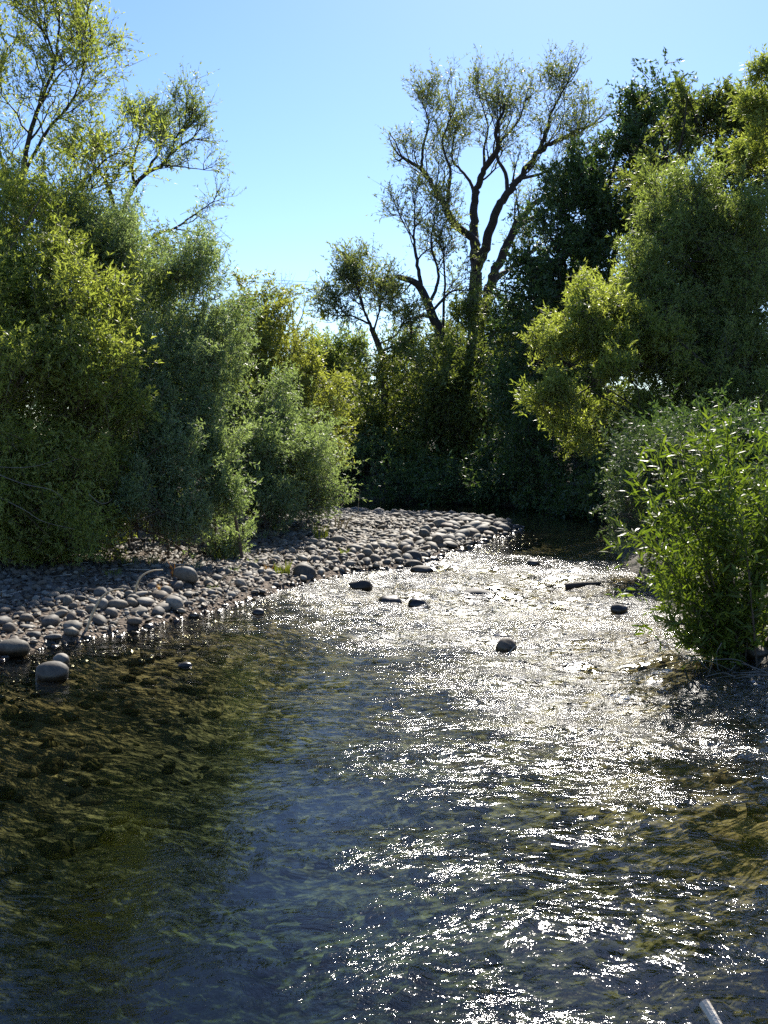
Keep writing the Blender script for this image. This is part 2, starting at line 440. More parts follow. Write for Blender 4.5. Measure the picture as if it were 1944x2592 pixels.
def sheet(xs, ys, zf, mat, name, attrs_f=None, keep_f=None, kind='structure'):
    X, Y = np.meshgrid(xs, ys)
    x, y = X.ravel(), Y.ravel()
    z = zf(x, y)
    nx, ny = len(xs), len(ys)
    i = (np.arange(ny - 1)[:, None] * nx + np.arange(nx - 1)[None, :]).ravel()
    F = np.stack([i, i + 1, i + nx + 1, i + nx], 1)
    V = np.stack([x, y, z], 1)
    at_ = {k: f(x, y, z) for k, f in (attrs_f or {}).items()}
    if keep_f is not None:
        k = keep_f(x, y)
        F = F[k[F].any(1)]
        used = np.unique(F); m = np.full(len(V), -1); m[used] = np.arange(len(used))
        V = V[used]; F = m[F]; at_ = {q: a[used] for q, a in at_.items()}
    o = obj_np(name, V, F, mat, smooth=True, attrs=at_)
    if kind: o['kind'] = kind
    return o

ground = sheet(graded(-8, 8, 900, 0.17), graded(0, 42, 900, 0.22), ground_z, M['ground'], 'ground',
               {'bed': lambda x, y, z: np.clip(-z * 14 - .2, 0, 1)})

def bar_z(x, y):
    sd, right = river(x, y)
    edge = np.clip(np.minimum((sd + 0.55) / 0.3, (7.5 - sd) / 1.0), 0, 1) * np.clip((31 - y) / 1.5, 0, 1) * np.clip((y - 4) / 1.0, 0, 1) * np.clip((x + 10.5) / 1.0, 0, 1)
    edge = np.where(right, 0, edge)
    return ground_z(x, y) - 0.06 + edge * 0.085 + 0.02 * vnoise(x / .25, y / .25, 4) * edge
gravel_bar = sheet(np.arange(-11, 4, 0.1), np.arange(3.5, 31.5, 0.12), bar_z, M['gravel'], 'gravel_bar',
                   keep_f=lambda x, y: (lambda s, r: (~r) & (s > -0.7) & (s < 7.8))(*river(x, y)))
tag(gravel_bar, label='sunlit bar of grey river cobbles and gravel along the left bank')

# water: wave height from warped noise, rougher in the riffle
def gauss(x, y, cx, cy, rx, ry):
    return np.exp(-((x - cx) / rx) ** 2 - ((y - cy) / ry) ** 2)

def chop(x, y):
    riff = np.exp(-((y - 14.6 + 0.45 * x) / 4.0) ** 2) * np.clip((x + 3.2) / 3.0, 0.15, 1)
    a = 0.112 + 1.45 * riff
    a += 0.50 * gauss(x, y, 1.45, 7.0, 1.0, 1.8) + 0.95 * gauss(x, y, 2.4, 9.0, 1.6, 1.6)
    a += 0.09 * gauss(x, y, 0.7, 4.0, 1.0, 1.3)
    a -= 0.07 * gauss(x, y, -1.6, 6.0, 1.5, 4)
    a *= 1 - 0.65 * gauss(x, y, 2.3, 4.6, 0.95, 2.4)
    a *= 1 - 0.25 * gauss(x, y, 0, 3.5, 3, 2.0)
    a *= np.clip((25.5 - y) / 5.0, 0.08, 1)
    a *= np.exp(0.9 * vnoise(x / 1.1, y / 1.3, 6) + 1.2 * vnoise(x / 0.5 + .4 * y, y / 0.3, 3))
    return np.clip(a, 0.03, 1.8)

def waves(x, y):
    sd, _ = river(x, y)
    wx = x + 0.5 * vnoise(x / 1.2, y / 1.2, 1) + 0.15 * vnoise(x / .4, y / .4, 2)
    wy = y + 0.5 * vnoise(x / 1.2 + 9, y / 1.2, 3) + 0.15 * vnoise(x / .4, y / .4 + 7, 4)
    c = chop(x, y)
    h = 0.045 * vnoise(wx / 0.75 + .3 * wy, wy / 0.42, 5) + 0.030 * vnoise(wx / 0.36 - .2 * wy, wy / 0.22, 6) + 0.013 * vnoise(wx / 0.17, wy / 0.13, 7)
    return h * (c + 1.1 * np.maximum(c - 0.6, 0)) * np.clip(-sd / 0.3, 0.1, 1)

def foam(x, y, z):
    c = chop(x, y)
    f = 0.44 * np.exp(-((y - 13.2 + 0.35 * x + 0.7 * vnoise(x / .9, y / .9, 2)) / 0.55) ** 2) * np.clip((x - .2) / 1.5, 0, 1)
    f += 0.36 * np.exp(-((y - 17.6 + 0.3 * x + 0.7 * vnoise(x / .9, y / .9, 4)) / 0.5) ** 2) * np.clip((x - 1) / 1.5, 0, 1)
    f += 0.36 * gauss(x, y, 2.5, 8.3, 0.8, 0.5) * (1 + 1.2 * vnoise(x / .22, y / .16, 1))
    f += 3.0 * np.maximum(z - 0.02, 0) * c
    return f

ys = [-9.0]
while ys[-1] < 46:
    d = abs(ys[-1]) if ys[-1] > 2.4 else (2.4 if ys[-1] > 1.5 else 8 * (1.6 - ys[-1]))
    ys.append(ys[-1] + max(0.016, 0.0042 * d))
xs = np.concatenate([np.arange(-27, -6, 0.5), np.arange(-6, 6.2, 0.03), [6.6, 7]])
water = sheet(xs, np.array(ys), waves, M['water'], 'river_water',
              {'chop': lambda x, y, z: chop(x, y), 'foam': foam, 'depth': lambda x, y, z: np.clip(-ground_z(x, y), 0, 1)}, keep_f=lambda x, y: river(x, y)[0] < 0.25)
tag(water, label='shallow rippling river water sparkling in the sun')

# ------------------------------------------------------------------ stones
def stone_shape(seed, sub=2, rough=0.10, angular=0.0):
    bm = bmesh.new(); bmesh.ops.create_icosphere(bm, subdivisions=sub, radius=1.0)
    V = np.array([v.co[:] for v in bm.verts]); F = np.array([[v.index for v in f.verts] for f in bm.faces]); bm.free()
    rg = np.random.default_rng(seed)
    off = rg.random() * 60
    r = 1 + rough * snoise3(V, 1.1, off) + rough * .45 * snoise3(V, 2.6, off * 2)
    V = V * r[:, None]
    V = np.sign(V) * np.abs(V) ** (1.0 - 0.1 * rg.random())
    if angular:
        for _ in range(7):
            n = norm(rg.normal(size=3)); d = 0.62 + 0.25 * rg.random()
            e = np.maximum(V @ n - d, 0); V = V - angular * e[:, None] * n
    V = V / np.abs(V).max(0)
    return V, F

rng = np.random.default_rng(3)
# candidates on the bar, largest first, kept apart with a grid
cand = []
def sizes(n, lo, hi, p=2.2):
    return lo + (hi - lo) * rng.random(n) ** p
n = 60000
cx = rng.uniform(-8.5, 3.6, n); cy = rng.uniform(6.0, 29.5, n)
sd, right = river(cx, cy)
ok = (~right) & (sd > -0.75) & (sd < 6.5) & (np.abs(cx) < cy * 0.42 + 0.6)
cx, cy, sd = cx[ok], cy[ok], sd[ok]
n = len(cx)
big = np.clip((cy - 15) / 5, 0, 1)
edge = np.exp(-((sd - 0.5) / 0.9) ** 2)
patch = np.clip(0.5 + 1.6 * vnoise(cx / 1.6, cy / 1.6, 5), 0, 1)
hi = 0.042 + 0.05 * edge + 0.06 * big + 0.04 * patch
s = 0.020 + (hi - 0.020) * rng.random(n) ** (3.6 - 1.9 * big)
s = np.where(sd < 0, s * 0.8, s)
order = np.argsort(-s)
cell = {}
keep = []
for i in order:
    gx, gy = int(cx[i] // 0.3), int(cy[i] // 0.3)
    good = True
    for a in (-1, 0, 1):
        for b in (-1, 0, 1):
            for j in cell.get((gx + a, gy + b), ()):
                if math.hypot(cx[i] - cx[j], cy[i] - cy[j]) < 0.86 * (s[i] + s[j]): good = False; break
            if not good: break
        if not good: break
    if good:
        keep.append(i); cell.setdefault((gx, gy), []).append(i)
keep = np.array(keep)
dirt = vnoise(cx / .9, cy / .9, 7) + .6 * vnoise(cx / .35, cy / .35, 1)
keep = keep[(dirt[keep] > 0.02 - 0.3 * edge[keep] - .5 * big[keep]) | (s[keep] > 0.058)]
cx, cy, s, sd = cx[keep], cy[keep], s[keep], sd[keep]
cz = np.maximum(bar_z(cx, cy), ground_z(cx, cy))
app = s / cy + 0.004 * (sd > 0.05)
vis = np.argsort(-app)
top, rest = vis[:300], vis[300:]
protos = [stone_shape(40 + k, 2, 0.19, angular=(.2, .6, .9)[k % 3]) for k in range(12)]
proto_me = [mesh_np('stone', v, f, M['stone'], smooth=True) for v, f in protos]
def stone_dims(sz):
    return np.array([sz * rng.uniform(0.85, 1.4), sz * rng.uniform(0.65, 1.0), sz * rng.uniform(0.38, 0.85)])
for i in top:
    d = stone_dims(s[i])
    o = bpy.data.objects.new('stone', proto_me[rng.integers(12)])
    o.location = (float(cx[i]), float(cy[i]), float(cz[i] + d[2] * 0.45))
    o.rotation_euler = (rng.normal() * .25, rng.normal() * .25, rng.uniform(0, 6.28))
    o.scale = tuple(float(q) for q in d)
    link(o, gravel_bar)

def joined_stones(name, x, y, z, sz, shapes, parent, emb=0.4, tilt=0.2, mat='stone'):
    V, F, R = [], [], []
    off = 0
    for k in range(len(x)):
        v, f = shapes[rng.integers(len(shapes))]
        d = stone_dims(sz[k]); a = rng.uniform(0, 6.28); ca, sa = math.cos(a), math.sin(a)
        p = v * d
        t = rng.normal() * tilt
        px_, pz_ = p[:, 0] * math.cos(t) - p[:, 2] * math.sin(t), p[:, 0] * math.sin(t) + p[:, 2] * math.cos(t)
        q = np.stack([px_ * ca - p[:, 1] * sa + x[k], px_ * sa + p[:, 1] * ca + y[k], pz_ + z[k] + d[2] * emb], 1)
        V.append(q); F.append(f + off); off += len(v); R.append(np.full(len(v), rng.random()))
    o = obj_np(name, np.concatenate(V), np.concatenate(F), M[mat], parent, smooth=True, rnd=np.concatenate(R))
    o['kind'] = 'stuff'
    return o
lo_protos = [stone_shape(60 + k, 1, 0.19, angular=(.3, .8)[k % 2]) for k in range(8)]
tiny_protos = []
for k in range(6):
    rg = np.random.default_rng(k)
    v = np.array([(-1, 0, 0), (0, -1, 0), (1, 0, 0), (0, 1, 0), (.3, .2, 1), (-.4, -.3, .9)], float) * (1 + .18 * rg.normal(size=(6, 1)))
    tiny_protos.append((v, np.array([(0, 1, 5), (1, 4, 5), (1, 2, 4), (2, 3, 4), (3, 5, 4), (3, 0, 5)])))
rb_, rs_ = rest[s[rest] > 0.055], rest[s[rest] <= 0.055]
joined_stones('cobbles', cx[rb_], cy[rb_], cz[rb_], s[rb_], lo_protos, gravel_bar)
ico_protos = []
for k in range(8):
    rg = np.random.default_rng(k); ph = (1 + 5 ** .5) / 2
    g = [(-1, ph, 0), (1, ph, 0), (-1, -ph, 0), (1, -ph, 0), (0, -1, ph), (0, 1, ph), (0, -1, -ph), (0, 1, -ph), (ph, 0, -1), (ph, 0, 1), (-ph, 0, -1), (-ph, 0, 1)]
    f = [(0, 11, 5), (0, 5, 1), (0, 1, 7), (0, 7, 10), (0, 10, 11), (1, 5, 9), (5, 11, 4), (11, 10, 2), (10, 7, 6), (7, 1, 8), (3, 9, 4), (3, 4, 2), (3, 2, 6), (3, 6, 8), (3, 8, 9), (4, 9, 5), (2, 4, 11), (6, 2, 10), (8, 6, 7), (9, 8, 1)]
    ico_protos.append((np.array(g) / 1.9 * (1 + 0.16 * rg.normal(size=(12, 1))), np.array(f)))
joined_stones('small_cobbles', cx[rs_], cy[rs_], cz[rs_], s[rs_], ico_protos, gravel_bar)
n = 34000
px_ = rng.uniform(-8.5, 3.4, n); py_ = 6.5 + 22.5 * rng.random(n) ** 1.2
sdp, rp = river(px_, py_)
ok = (~rp) & (sdp > -0.5) & (sdp < 6.5) & (np.abs(px_) < py_ * 0.41 + 0.5)
px_, py_ = px_[ok], py_[ok]
pz_ = np.maximum(bar_z(px_, py_), ground_z(px_, py_))
joined_stones('pebbles', px_, py_, pz_, rng.uniform(0.018, 0.05, len(px_)) * np.clip(py_ / 13, 0.8, 1.4), tiny_protos, gravel_bar, emb=0.35, tilt=0.4)
# stones lying on the river bed
n = 4200
bx = rng.uniform(-5, 4, n); by = rng.uniform(1.5, 17, n)
sdb, _ = river(bx, by)
ok = (sdb < -0.15) & (np.abs(bx) < by * 0.42 + 0.7)
bx, by = bx[ok], by[ok]
joined_stones('bed_stones', bx, by, ground_z(bx, by), 0.03 + 0.10 * rng.random(len(bx)) ** 2.0, lo_protos, ground, emb=-0.3, mat='bed_stone')

def rock(label, px, py, wpx, hpx, seed, aspect=0.8, angular=0.0, z0=0.0, sink=0.35, yaw=0.0, tilt=0.0, cat='rock', name='river_rock', mat='stone', group=None):
    """px, py: middle of its foot in the photo; wpx, hpx its visible size"""
    c = on_level(px, py, z0)
    k = c[1] / FPX / math.cos(PITCH)
    w, h = wpx * k, hpx * k
    full = h / (1 - sink)
    if 'dark' in label or 'awash' in label or 'brown' in label: mat = 'dark_stone'
    V, F = stone_shape(seed, 3, 0.13, max(angular, .25))
    V = V * np.array([w / 2, w / 2 * aspect, full / 2])
    me = mesh_np(name, V, F, M[mat], smooth=True)
    o = bpy.data.objects.new(name, me)
    o.location = (float(c[0]), float(c[1] + w / 2 * aspect * 0.7), float(z0 + h - full / 2))
    o.rotation_euler = (0, tilt, yaw)
    link(o)
    return tag(o, label, cat, group)

rock('largest smooth grey boulder standing alone in shallow water near the left edge', 123, 1722, 94, 44, 1, aspect=0.75)
rock('small rounded stone in the water just behind the large boulder at left', 150, 1682, 42, 26, 2, aspect=0.9)
rock('pale flat boulder at the left end of the cobble shore touching the frame edge', 25, 1658, 85, 38, 3, aspect=0.8, z0=0.02)
rock('small dark stone barely breaking the water right of the boulders at left', 466, 1686, 40, 10, 4, sink=.6)
rock('dark squat rock standing in the riffle off the end of the cobble shore', 912, 1496, 64, 28, 5, angular=.9, aspect=.8)
rock('low dark mossy rock in the riffle beside the squat dark rock', 985, 1524, 66, 18, 6, sink=.5, angular=.6)
rock('long low dark rock awash in the middle of the riffle', 1205, 1512, 88, 20, 7, sink=.5, angular=.5)
rock('small low wet rock awash right after the low mossy rock', 1055, 1528, 56, 14, 8, sink=.55, angular=.5)
rock('grey boulder alone in the sparkling water with a dead twig beside it', 1283, 1650, 54, 34, 9, aspect=.85, angular=.5)
rock('flat dark slab of rock just behind the twig boulder in the sparkling water', 1272, 1617, 50, 13, 10, sink=.5)
rock('small dark rock awash at the far end of the riffle', 1353, 1430, 36, 14, 11, sink=.45)
rock('small brown angular rock in the riffle near the willow', 1570, 1548, 46, 18, 12, angular=.8, sink=.4)
rock('pale rounded boulder under the near willow at the right edge', 1930, 1662, 68, 26, 13, aspect=.8, z0=0.03)
rock('flat topmost stone of the three dark stones at the tip of the cobbles', 1042, 1424, 54, 30, 14, aspect=.9, angular=.4, z0=.02)
rock('middle stone of the three dark stones at the tip of the cobbles', 1048, 1438, 50, 20, 15, aspect=.9)
rock('frontmost long stone of the three dark stones at the tip of the cobbles', 1068, 1450, 62, 18, 16, aspect=.7)
rock('upright angular grey rock at the water edge of the far cobbles', 1108, 1388, 32, 38, 17, angular=.9, sink=.2, z0=.05)
rock('blunt angular grey rock left of the upright rock on the far cobbles', 1072, 1370, 34, 36, 18, angular=.9, sink=.2, z0=.1)
rock('small dark stone in the shallows below the bent dry stalk', 652, 1556, 34, 16, 19)
rock('long leaning brownish boulder at the top of the cobble shore', 468, 1472, 66, 38, 20, aspect=.6, z0=.22, sink=.15, tilt=.35)
rock('dark round boulder beside the grass tuft on the cobble shore', 768, 1462, 62, 34, 21, aspect=.8, z0=.05, angular=.3)
rock('dark flat stone at the water below the grass tuft', 770, 1472, 50, 22, 22, aspect=.8, z0=.0)
rock('broad rounded boulder among the far cobbles below the left bushes', 855, 1382, 52, 26, 23, z0=.16, sink=.25)
rock('pale round boulder at the middle of the cobble shore', 440, 1537, 48, 30, 24, z0=.1, sink=.25, tilt=.3)

# ------------------------------------------------------------------ plants
class Plant:
    def __init__(self, name, label, cat, base, group=None):
        self.root = empty(name, base)
        tag(self.root, label, cat, group)
        self.base = np.array(base, float)
    def part(self, name, v, f, mat, **kw):
        return obj_np(name, v, f, mat, self.root, **kw)

def smooth_poly(P, n):
    """Catmull-Rom through P, n points per segment"""
    P = np.asarray(P, float)
    Q = np.concatenate([[2 * P[0] - P[1]], P, [2 * P[-1] - P[-2]]])
    out = []
    for i in range(1, len(Q) - 2):
        t = np.linspace(0, 1, n, endpoint=False)[:, None]
        a, b, c, d = Q[i - 1], Q[i], Q[i + 1], Q[i + 2]
        out.append(0.5 * (2 * b + (c - a) * t + (2 * a - 5 * b + 4 * c - d) * t**2 + (3 * b - a - 3 * c + d) * t**3))
    out.append(P[-1:])
    return np.concatenate(out)

def leaf_cloud(tp, td, per, L, W, rng, spread=0.8, up=0.0, tl=None, lean=None):
    """leaves along twigs: tp start points, td unit directions, tl lengths"""
    n = len(tp)
    t = rng.random((n, per)) ** 0.8
    P = tp[:, None, :] + td[:, None, :] * (t * tl[:, None])[:, :, None]
    P = P.reshape(-1, 3)
    D = np.repeat(td, per, 0) * 0.75 + rng.normal(size=(n * per, 3)) * spread * 0.75
    D[:, 2] += up
    D = norm(D)
    P = P + rng.normal(size=P.shape) * L * 0.12
    Nn = rng.normal(size=P.shape) * 0.8; Nn[:, 2] += 0.7
    sc_ = rng.uniform(0.65, 1.25, len(P))
    return leaves(P, D, norm(Nn), L * sc_, W * sc_, rng)

def blob(px, py, rx, ry, Y, rd):
    c = at(px, py, Y); k = Y / FPX
    return (c[0], c[1], c[2], rx * k, rd, ry * k)

def bush(name, label, cat, base, blobs, mat, L, W, od=2.6, nstem=7, seed=0, twl=0.5, per=12, upness=0.6, gap=-0.25, gapf=1.3,
         stem_r=0.03, bark='twig', shell=0.45, group=None, twig_frac=0.35, outw=0.7, spread=0.8, ground_clip=True, branches=14, cl=0.42):
    rng = np.random.default_rng(seed)
    bx, by = base
    pl = Plant(name, label, cat, (bx, by, gz(bx, by) - 0.05), group)
    V, F, R, off = [], [], [], 0
    SP0, SP1 = [], []
    off_n = rng.random() * 50
    stems = []
    B = np.array(blobs)
    # stems
    for k in range(nstem):
        b = B[k % len(B)]
        tgt = b[:3] + rng.normal(size=3) * b[3:6] * 0.35
        st = pl.base + np.array([rng.normal() * 0.18, rng.normal() * 0.18, 0]) * max(1, len(B) * .3)
        st[2] = gz(st[0], st[1]) - 0.05
        mid = st * 0.5 + tgt * 0.5 + np.array([(st[0] - tgt[0]) * 0.22, (st[1] - tgt[1]) * .22, abs(tgt[2] - st[2]) * 0.10]) + rng.normal(size=3) * 0.06
        P = smooth_poly([st, mid, tgt], 5)
        stems.append(P)
        r0 = stem_r * rng.uniform(.6, 1.15)
        v, f = tubes([(P, np.linspace(r0, r0 * .3, len(P)))], 6)
        pl.part('stem', v, f, M[bark], smooth=True)
    allst = np.concatenate(stems)
    BR = []
    for b in B:
        area = math.pi * b[3] * b[5]
        nl = 1.2 * od * area / (L * W * 0.5 * 0.5)
        nt = max(20, int(nl / per))
        # sprays: clusters of twigs that fan out of the crown, a few of them long shoots
        ncl = max(8, int(2.6 * area / (math.pi * (0.5 * cl) ** 2)))
        u = norm(rng.normal(size=(ncl, 3)))
        r = shell + (1.02 - shell) * rng.random(ncl) ** 0.65
        r *= 0.93 + 0.17 * snoise3(u, 2.3, off_n + b[0]) + 0.08 * rng.normal(size=ncl)
        shoot = rng.random(ncl) < 0.16
        r = np.where(shoot, r + rng.uniform(0.05, 0.36, ncl), r)
        C = b[:3] + u * r[:, None] * b[3:6]
        g = snoise3(C, gapf, off_n)
        ok = (g > gap - 0.2)
        C, u, shoot = C[ok], u[ok], shoot[ok]
        ncl = len(C)
        if ncl == 0: continue
        cd = u * outw + rng.normal(size=(ncl, 3)) * 0.35; cd[:, 2] += upness; cd = norm(cd)
        cs = cl * rng.uniform(0.5, 1.25, ncl)
        ctone = rng.random(ncl)
        wgt = cs ** 2 * np.where(shoot, 0.35, 1.0); wgt /= wgt.sum()
        ci = rng.choice(ncl, nt, p=wgt)
        D = cd[ci] * 0.9 + rng.normal(size=(nt, 3)) * np.where(shoot[ci], 0.22, 0.5)[:, None]
        D = norm(D)
        off3 = rng.normal(size=(nt, 3)) * (0.33 * cs[ci] * np.where(shoot[ci], .35, 1))[:, None]
        P = C[ci] + off3 + cd[ci] * (cs[ci] * rng.uniform(-.5, .5, nt) * np.where(shoot[ci], 1.6, 1))[:, None]
        if ground_clip:
            ok = P[:, 2] > np.maximum(ground_z(P[:, 0], P[:, 1]), 0.0) + 0.03
            P, D, ci = P[ok], D[ok], ci[ok]
        nt = len(P)
        if nt == 0: continue
        tl = twl * rng.uniform(0.4, 1.25, nt)
        v, f, rr = leaf_cloud(P - D * (tl * .5)[:, None], D, per, L, W, rng, tl=tl, spread=spread)
        rr = np.clip(0.55 * rr + 0.45 * np.repeat(ctone[ci], per * 3), 0, 1)
        V.append(v); F.append(f + off); R.append(rr); off += len(v)
        sel = rng.random(nt) < twig_frac
        SP0.append((P - D * (tl * 0.8)[:, None])[sel]); SP1.append((P + D * (tl * .5)[:, None])[sel])
        for _ in range(branches):
            q = P[rng.integers(nt)]
            j = np.argmin(((allst - q) ** 2).sum(1) + 0.6 * (allst[:, 2] - q[2] + .6) ** 2)
            s0 = allst[j]
            m_ = s0 * .5 + q * .5 + rng.normal(size=3) * .12; m_[2] -= 0.05
            PP = smooth_poly([s0, m_, q], 3)
            BR.append((PP, np.linspace(stem_r * .35, stem_r * .1, len(PP))))
    if ground_clip:
        V_ = np.concatenate(V); 
    fo = pl.part('foliage', np.concatenate(V), np.concatenate(F), M[mat], rnd=np.concatenate(R)); fo['kind'] = 'stuff'
    v, f = spikes(np.concatenate(SP0), np.concatenate(SP1), stem_r * 0.14)
    tw = pl.part('twigs', v, f, M[bark]); tw['kind'] = 'stuff'
    if BR:
        v, f = tubes(BR, 4); br = pl.part('branches', v, f, M[bark], smooth=True); br['kind'] = 'stuff'
    return pl

def limb_tree(name, label, cat, Y, base_xy, trunk, limbs, mat, L, W, seed, kids=7, kid_len=1.6, twigs_per=7, twig_len=0.7, per=10,
              bark='bark', k_r=1.0, wig=0.22, up=0.10, group=None, tstart=0.3, grand=4, k_l=0.65, k_k=.5):
    """trunk and limbs drawn as pixel polylines (px, py, depth offset) with radii in metres"""
    rng = np.random.default_rng(seed)
    bx, by = base_xy
    pl = Plant(name, label, cat, (bx, by, gz(bx, by) - 0.1), group)
    def conv(pts): return np.array([at(p[0], p[1], Y + (p[2] if len(p) > 2 else 0)) for p in pts])
    tp, r0, r1 = trunk
    T = smooth_poly(np.concatenate([[pl.base], conv(tp)]), 6)
    T += np.outer(np.clip(np.linspace(0, 3, len(T)), 0, 1), [0, 0, 0])
    v, f = tubes([(T, np.linspace(r0, r1, len(T)))], 9)
    pl.part('trunk', v, f, M[bark], smooth=True)
    thin, tw0, twd, twl = [], [], [], []
    def walk(p, d, length, nseg):
        pts = [p]
        for _ in range(nseg):
            d = norm(d + rng.normal(size=3) * wig + np.array([0, 0, up]))
            p = p + d * length / nseg
            pts.append(p)
        return np.array(pts)
    def perp(d):
        q = rng.normal(size=3); q -= d * (q @ d); return norm(q)
    def twig_set(P, r, n, tl):
        for _ in range(n):
            i = rng.integers(1, len(P)); d = norm(P[i] - P[i - 1])
            dd = norm(d * 0.7 + perp(d) * 0.75 + np.array([0, 0, 0.25])); l = tl * rng.uniform(.5, 1.2)
            tw0.append(P[i]); twd.append(dd); twl.append(l)
    for pts, ra, rb, bare in limbs:
        P = smooth_poly(conv(pts), 6)
        P[1:-1] += rng.normal(size=P[1:-1].shape) * ra * 0.10
        ra, rb = ra * k_l, rb * k_l
        R = np.linspace(ra, rb, len(P))
        v, f = tubes([(P, R)], 7)
        pl.part('limb', v, f, M[bark], smooth=True)
        nk = max(2, int(round(kids * (1 - bare * .75))))
        for k in range(nk):
            t = tstart + (1 - tstart) * (k + rng.random()) / nk
            i = min(len(P) - 1, max(1, int(t * (len(P) - 1) + .5)))
            d = norm(P[i] - P[i - 1])
            dd = norm(d * .75 + perp(d) * .75 + np.array([0, 0, .25]))
            ln = kid_len * rng.uniform(.5, 1.15) * (1.1 - .4 * t)
            Q = walk(P[i], dd, ln, 6)
            r = max(R[i] * k_k, .012 * k_r)
            thin.append((Q, np.linspace(r, r * .35, len(Q))))
            if bare < 1: twig_set(Q, r, int(twigs_per * .5), twig_len)
            for g in range(grand):
                j = rng.integers(2, len(Q)); d2 = norm(Q[j] - Q[j - 1])
                S = walk(Q[j], norm(d2 * .7 + perp(d2) * .7 + np.array([0, 0, .2])), ln * rng.uniform(.35, .65), 4)
                thin.append((S, np.linspace(r * .4, r * .14, len(S))))
                if bare < 1: twig_set(S, r, max(1, int(twigs_per * (1 - bare))), twig_len)
        # leader shoots at the tip
        d = norm(P[-1] - P[-2])
        for _ in range(3):
            Q = walk(P[-1], norm(d + rng.normal(size=3) * .35), kid_len * .6, 5)
            thin.append((Q, np.linspace(rb * .8, rb * .25, len(Q))))
            if bare < 1: twig_set(Q, rb, twigs_per, twig_len)
    v, f = tubes(thin, 4); o = pl.part('branches', v, f, M[bark], smooth=True); o['kind'] = 'stuff'
    tw0, twd, twl = np.array(tw0), np.array(twd), np.array(twl)
    v, f = spikes(tw0, tw0 + twd * twl[:, None], 0.006 * k_r); o = pl.part('twigs', v, f, M[bark]); o['kind'] = 'stuff'
    v, f, r = leaf_cloud(tw0, twd, per, L, W, rng, tl=twl, spread=.7)
    o = pl.part('foliage', v, f, M[mat], rnd=r); o['kind'] = 'stuff'
    return pl

# ---- the big bare-limbed tree in the middle distance
limb_tree('spreading_tree', 'tall spreading tree with dark bare forked limbs and thin spring leaves beyond the river bend', 'tree', 45,
    (at(1204, 900, 45)[0], 45), ([(1204, 900), (1203, 780), (1205, 690)], 0.40, 0.27),
    [([(1205, 690), (1202, 610), (1152, 569), (1123, 518), (1095, 471), (1067, 430), (1020, 399, -1)], .26, .08, 0),
     ([(1204, 700, .2), (1199, 600, .5), (1199, 528, .6), (1208, 478, .4), (1227, 427), (1259, 377, -.5), (1256, 330, -1), (1275, 275, -1)], .28, .07, 0),
     ([(1206, 680), (1227, 629, -.4), (1252, 547, -.8), (1284, 490, -1), (1315, 452, -1), (1366, 383, -1), (1422, 352, -1.5), (1475, 325, -2)], .30, .07, 0),
     ([(1366, 383, -1), (1385, 327, -1.2), (1397, 282, -1.4), (1435, 213, -1.5)], .12, .04, 0),
     ([(1284, 490, -1), (1280, 440, -.6), (1259, 402, -.5), (1262, 365, -.3), (1310, 310, .3), (1330, 255, .5)], .12, .04, 0),
     ([(1206, 850), (1234, 754, .6), (1252, 692, .8), (1284, 616, 1), (1309, 566, 1), (1340, 528, 1), (1403, 478, 1.5), (1440, 430, 2)], .34, .08, .2),
     ([(1309, 572, 1), (1353, 550, 1.5), (1410, 522, 2), (1470, 512, 2.5)], .16, .06, .2),
     ([(1250, 710, .8), (1290, 679, 1.5), (1340, 641, 2)], .18, .08, .3),
     ([(1130, 530, -.2), (1137, 470, -.8), (1139, 427, -1), (1120, 360, -1.2), (1140, 300, -1)], .11, .035, 0),
     ([(1202, 500, .5), (1192, 465, .9), (1170, 434, 1.2), (1145, 402, 1.4), (1150, 340, 1.5)], .11, .035, 0),
     ([(1067, 430), (1072, 370, .5), (1085, 310, .8), (1070, 265, 1)], .09, .03, 0),
     ([(1315, 452, -1), (1370, 440, -2), (1410, 415, -2.5), (1450, 390, -3)], .09, .03, 0),
     ([(1227, 427), (1225, 380, .6), (1235, 320, .8), (1215, 250, 1.1)], .09, .03, 0)],
    'sparse', 0.17, 0.048, 11, kids=9, kid_len=2.0, twigs_per=6, twig_len=0.7, per=5, k_r=1.2, wig=.15, up=.16, grand=5, k_k=.34, tstart=.45, k_l=.8)

limb_tree('leaning_tree', 'leaning tree with a broken stub and a drooping crooked branch left of the spreading tree', 'tree', 42,
    (at(1118, 880, 42)[0], 42), ([(1118, 880), (1095, 800), (1068, 735), (1045, 712), (1005, 700)], 0.24, 0.11),
    [([(1068, 735), (1055, 660), (1048, 600), (1050, 520)], .14, .04, 0),
     ([(1085, 775), (1110, 700, 1), (1090, 620, 1.2), (1100, 560, 1.5)], .12, .04, 0),
     ([(1092, 790), (1140, 740, .5), (1175, 735, .8)], .10, .04, .5),
     ([(1095, 800), (1060, 802), (1040, 825), (1038, 858), (1000, 875), (970, 885)], .13, .06, 1),
     ([(1045, 712), (1020, 740, -.4), (985, 758, -.6)], .06, .025, .3),
     ([(1120, 850, .5), (1125, 700, 1.2), (1120, 610, 1.5)], .10, .035, 0)],
    'sparse', 0.17, 0.05, 12, kids=7, kid_len=2.0, twigs_per=6, twig_len=0.8, per=7, k_r=1.8)

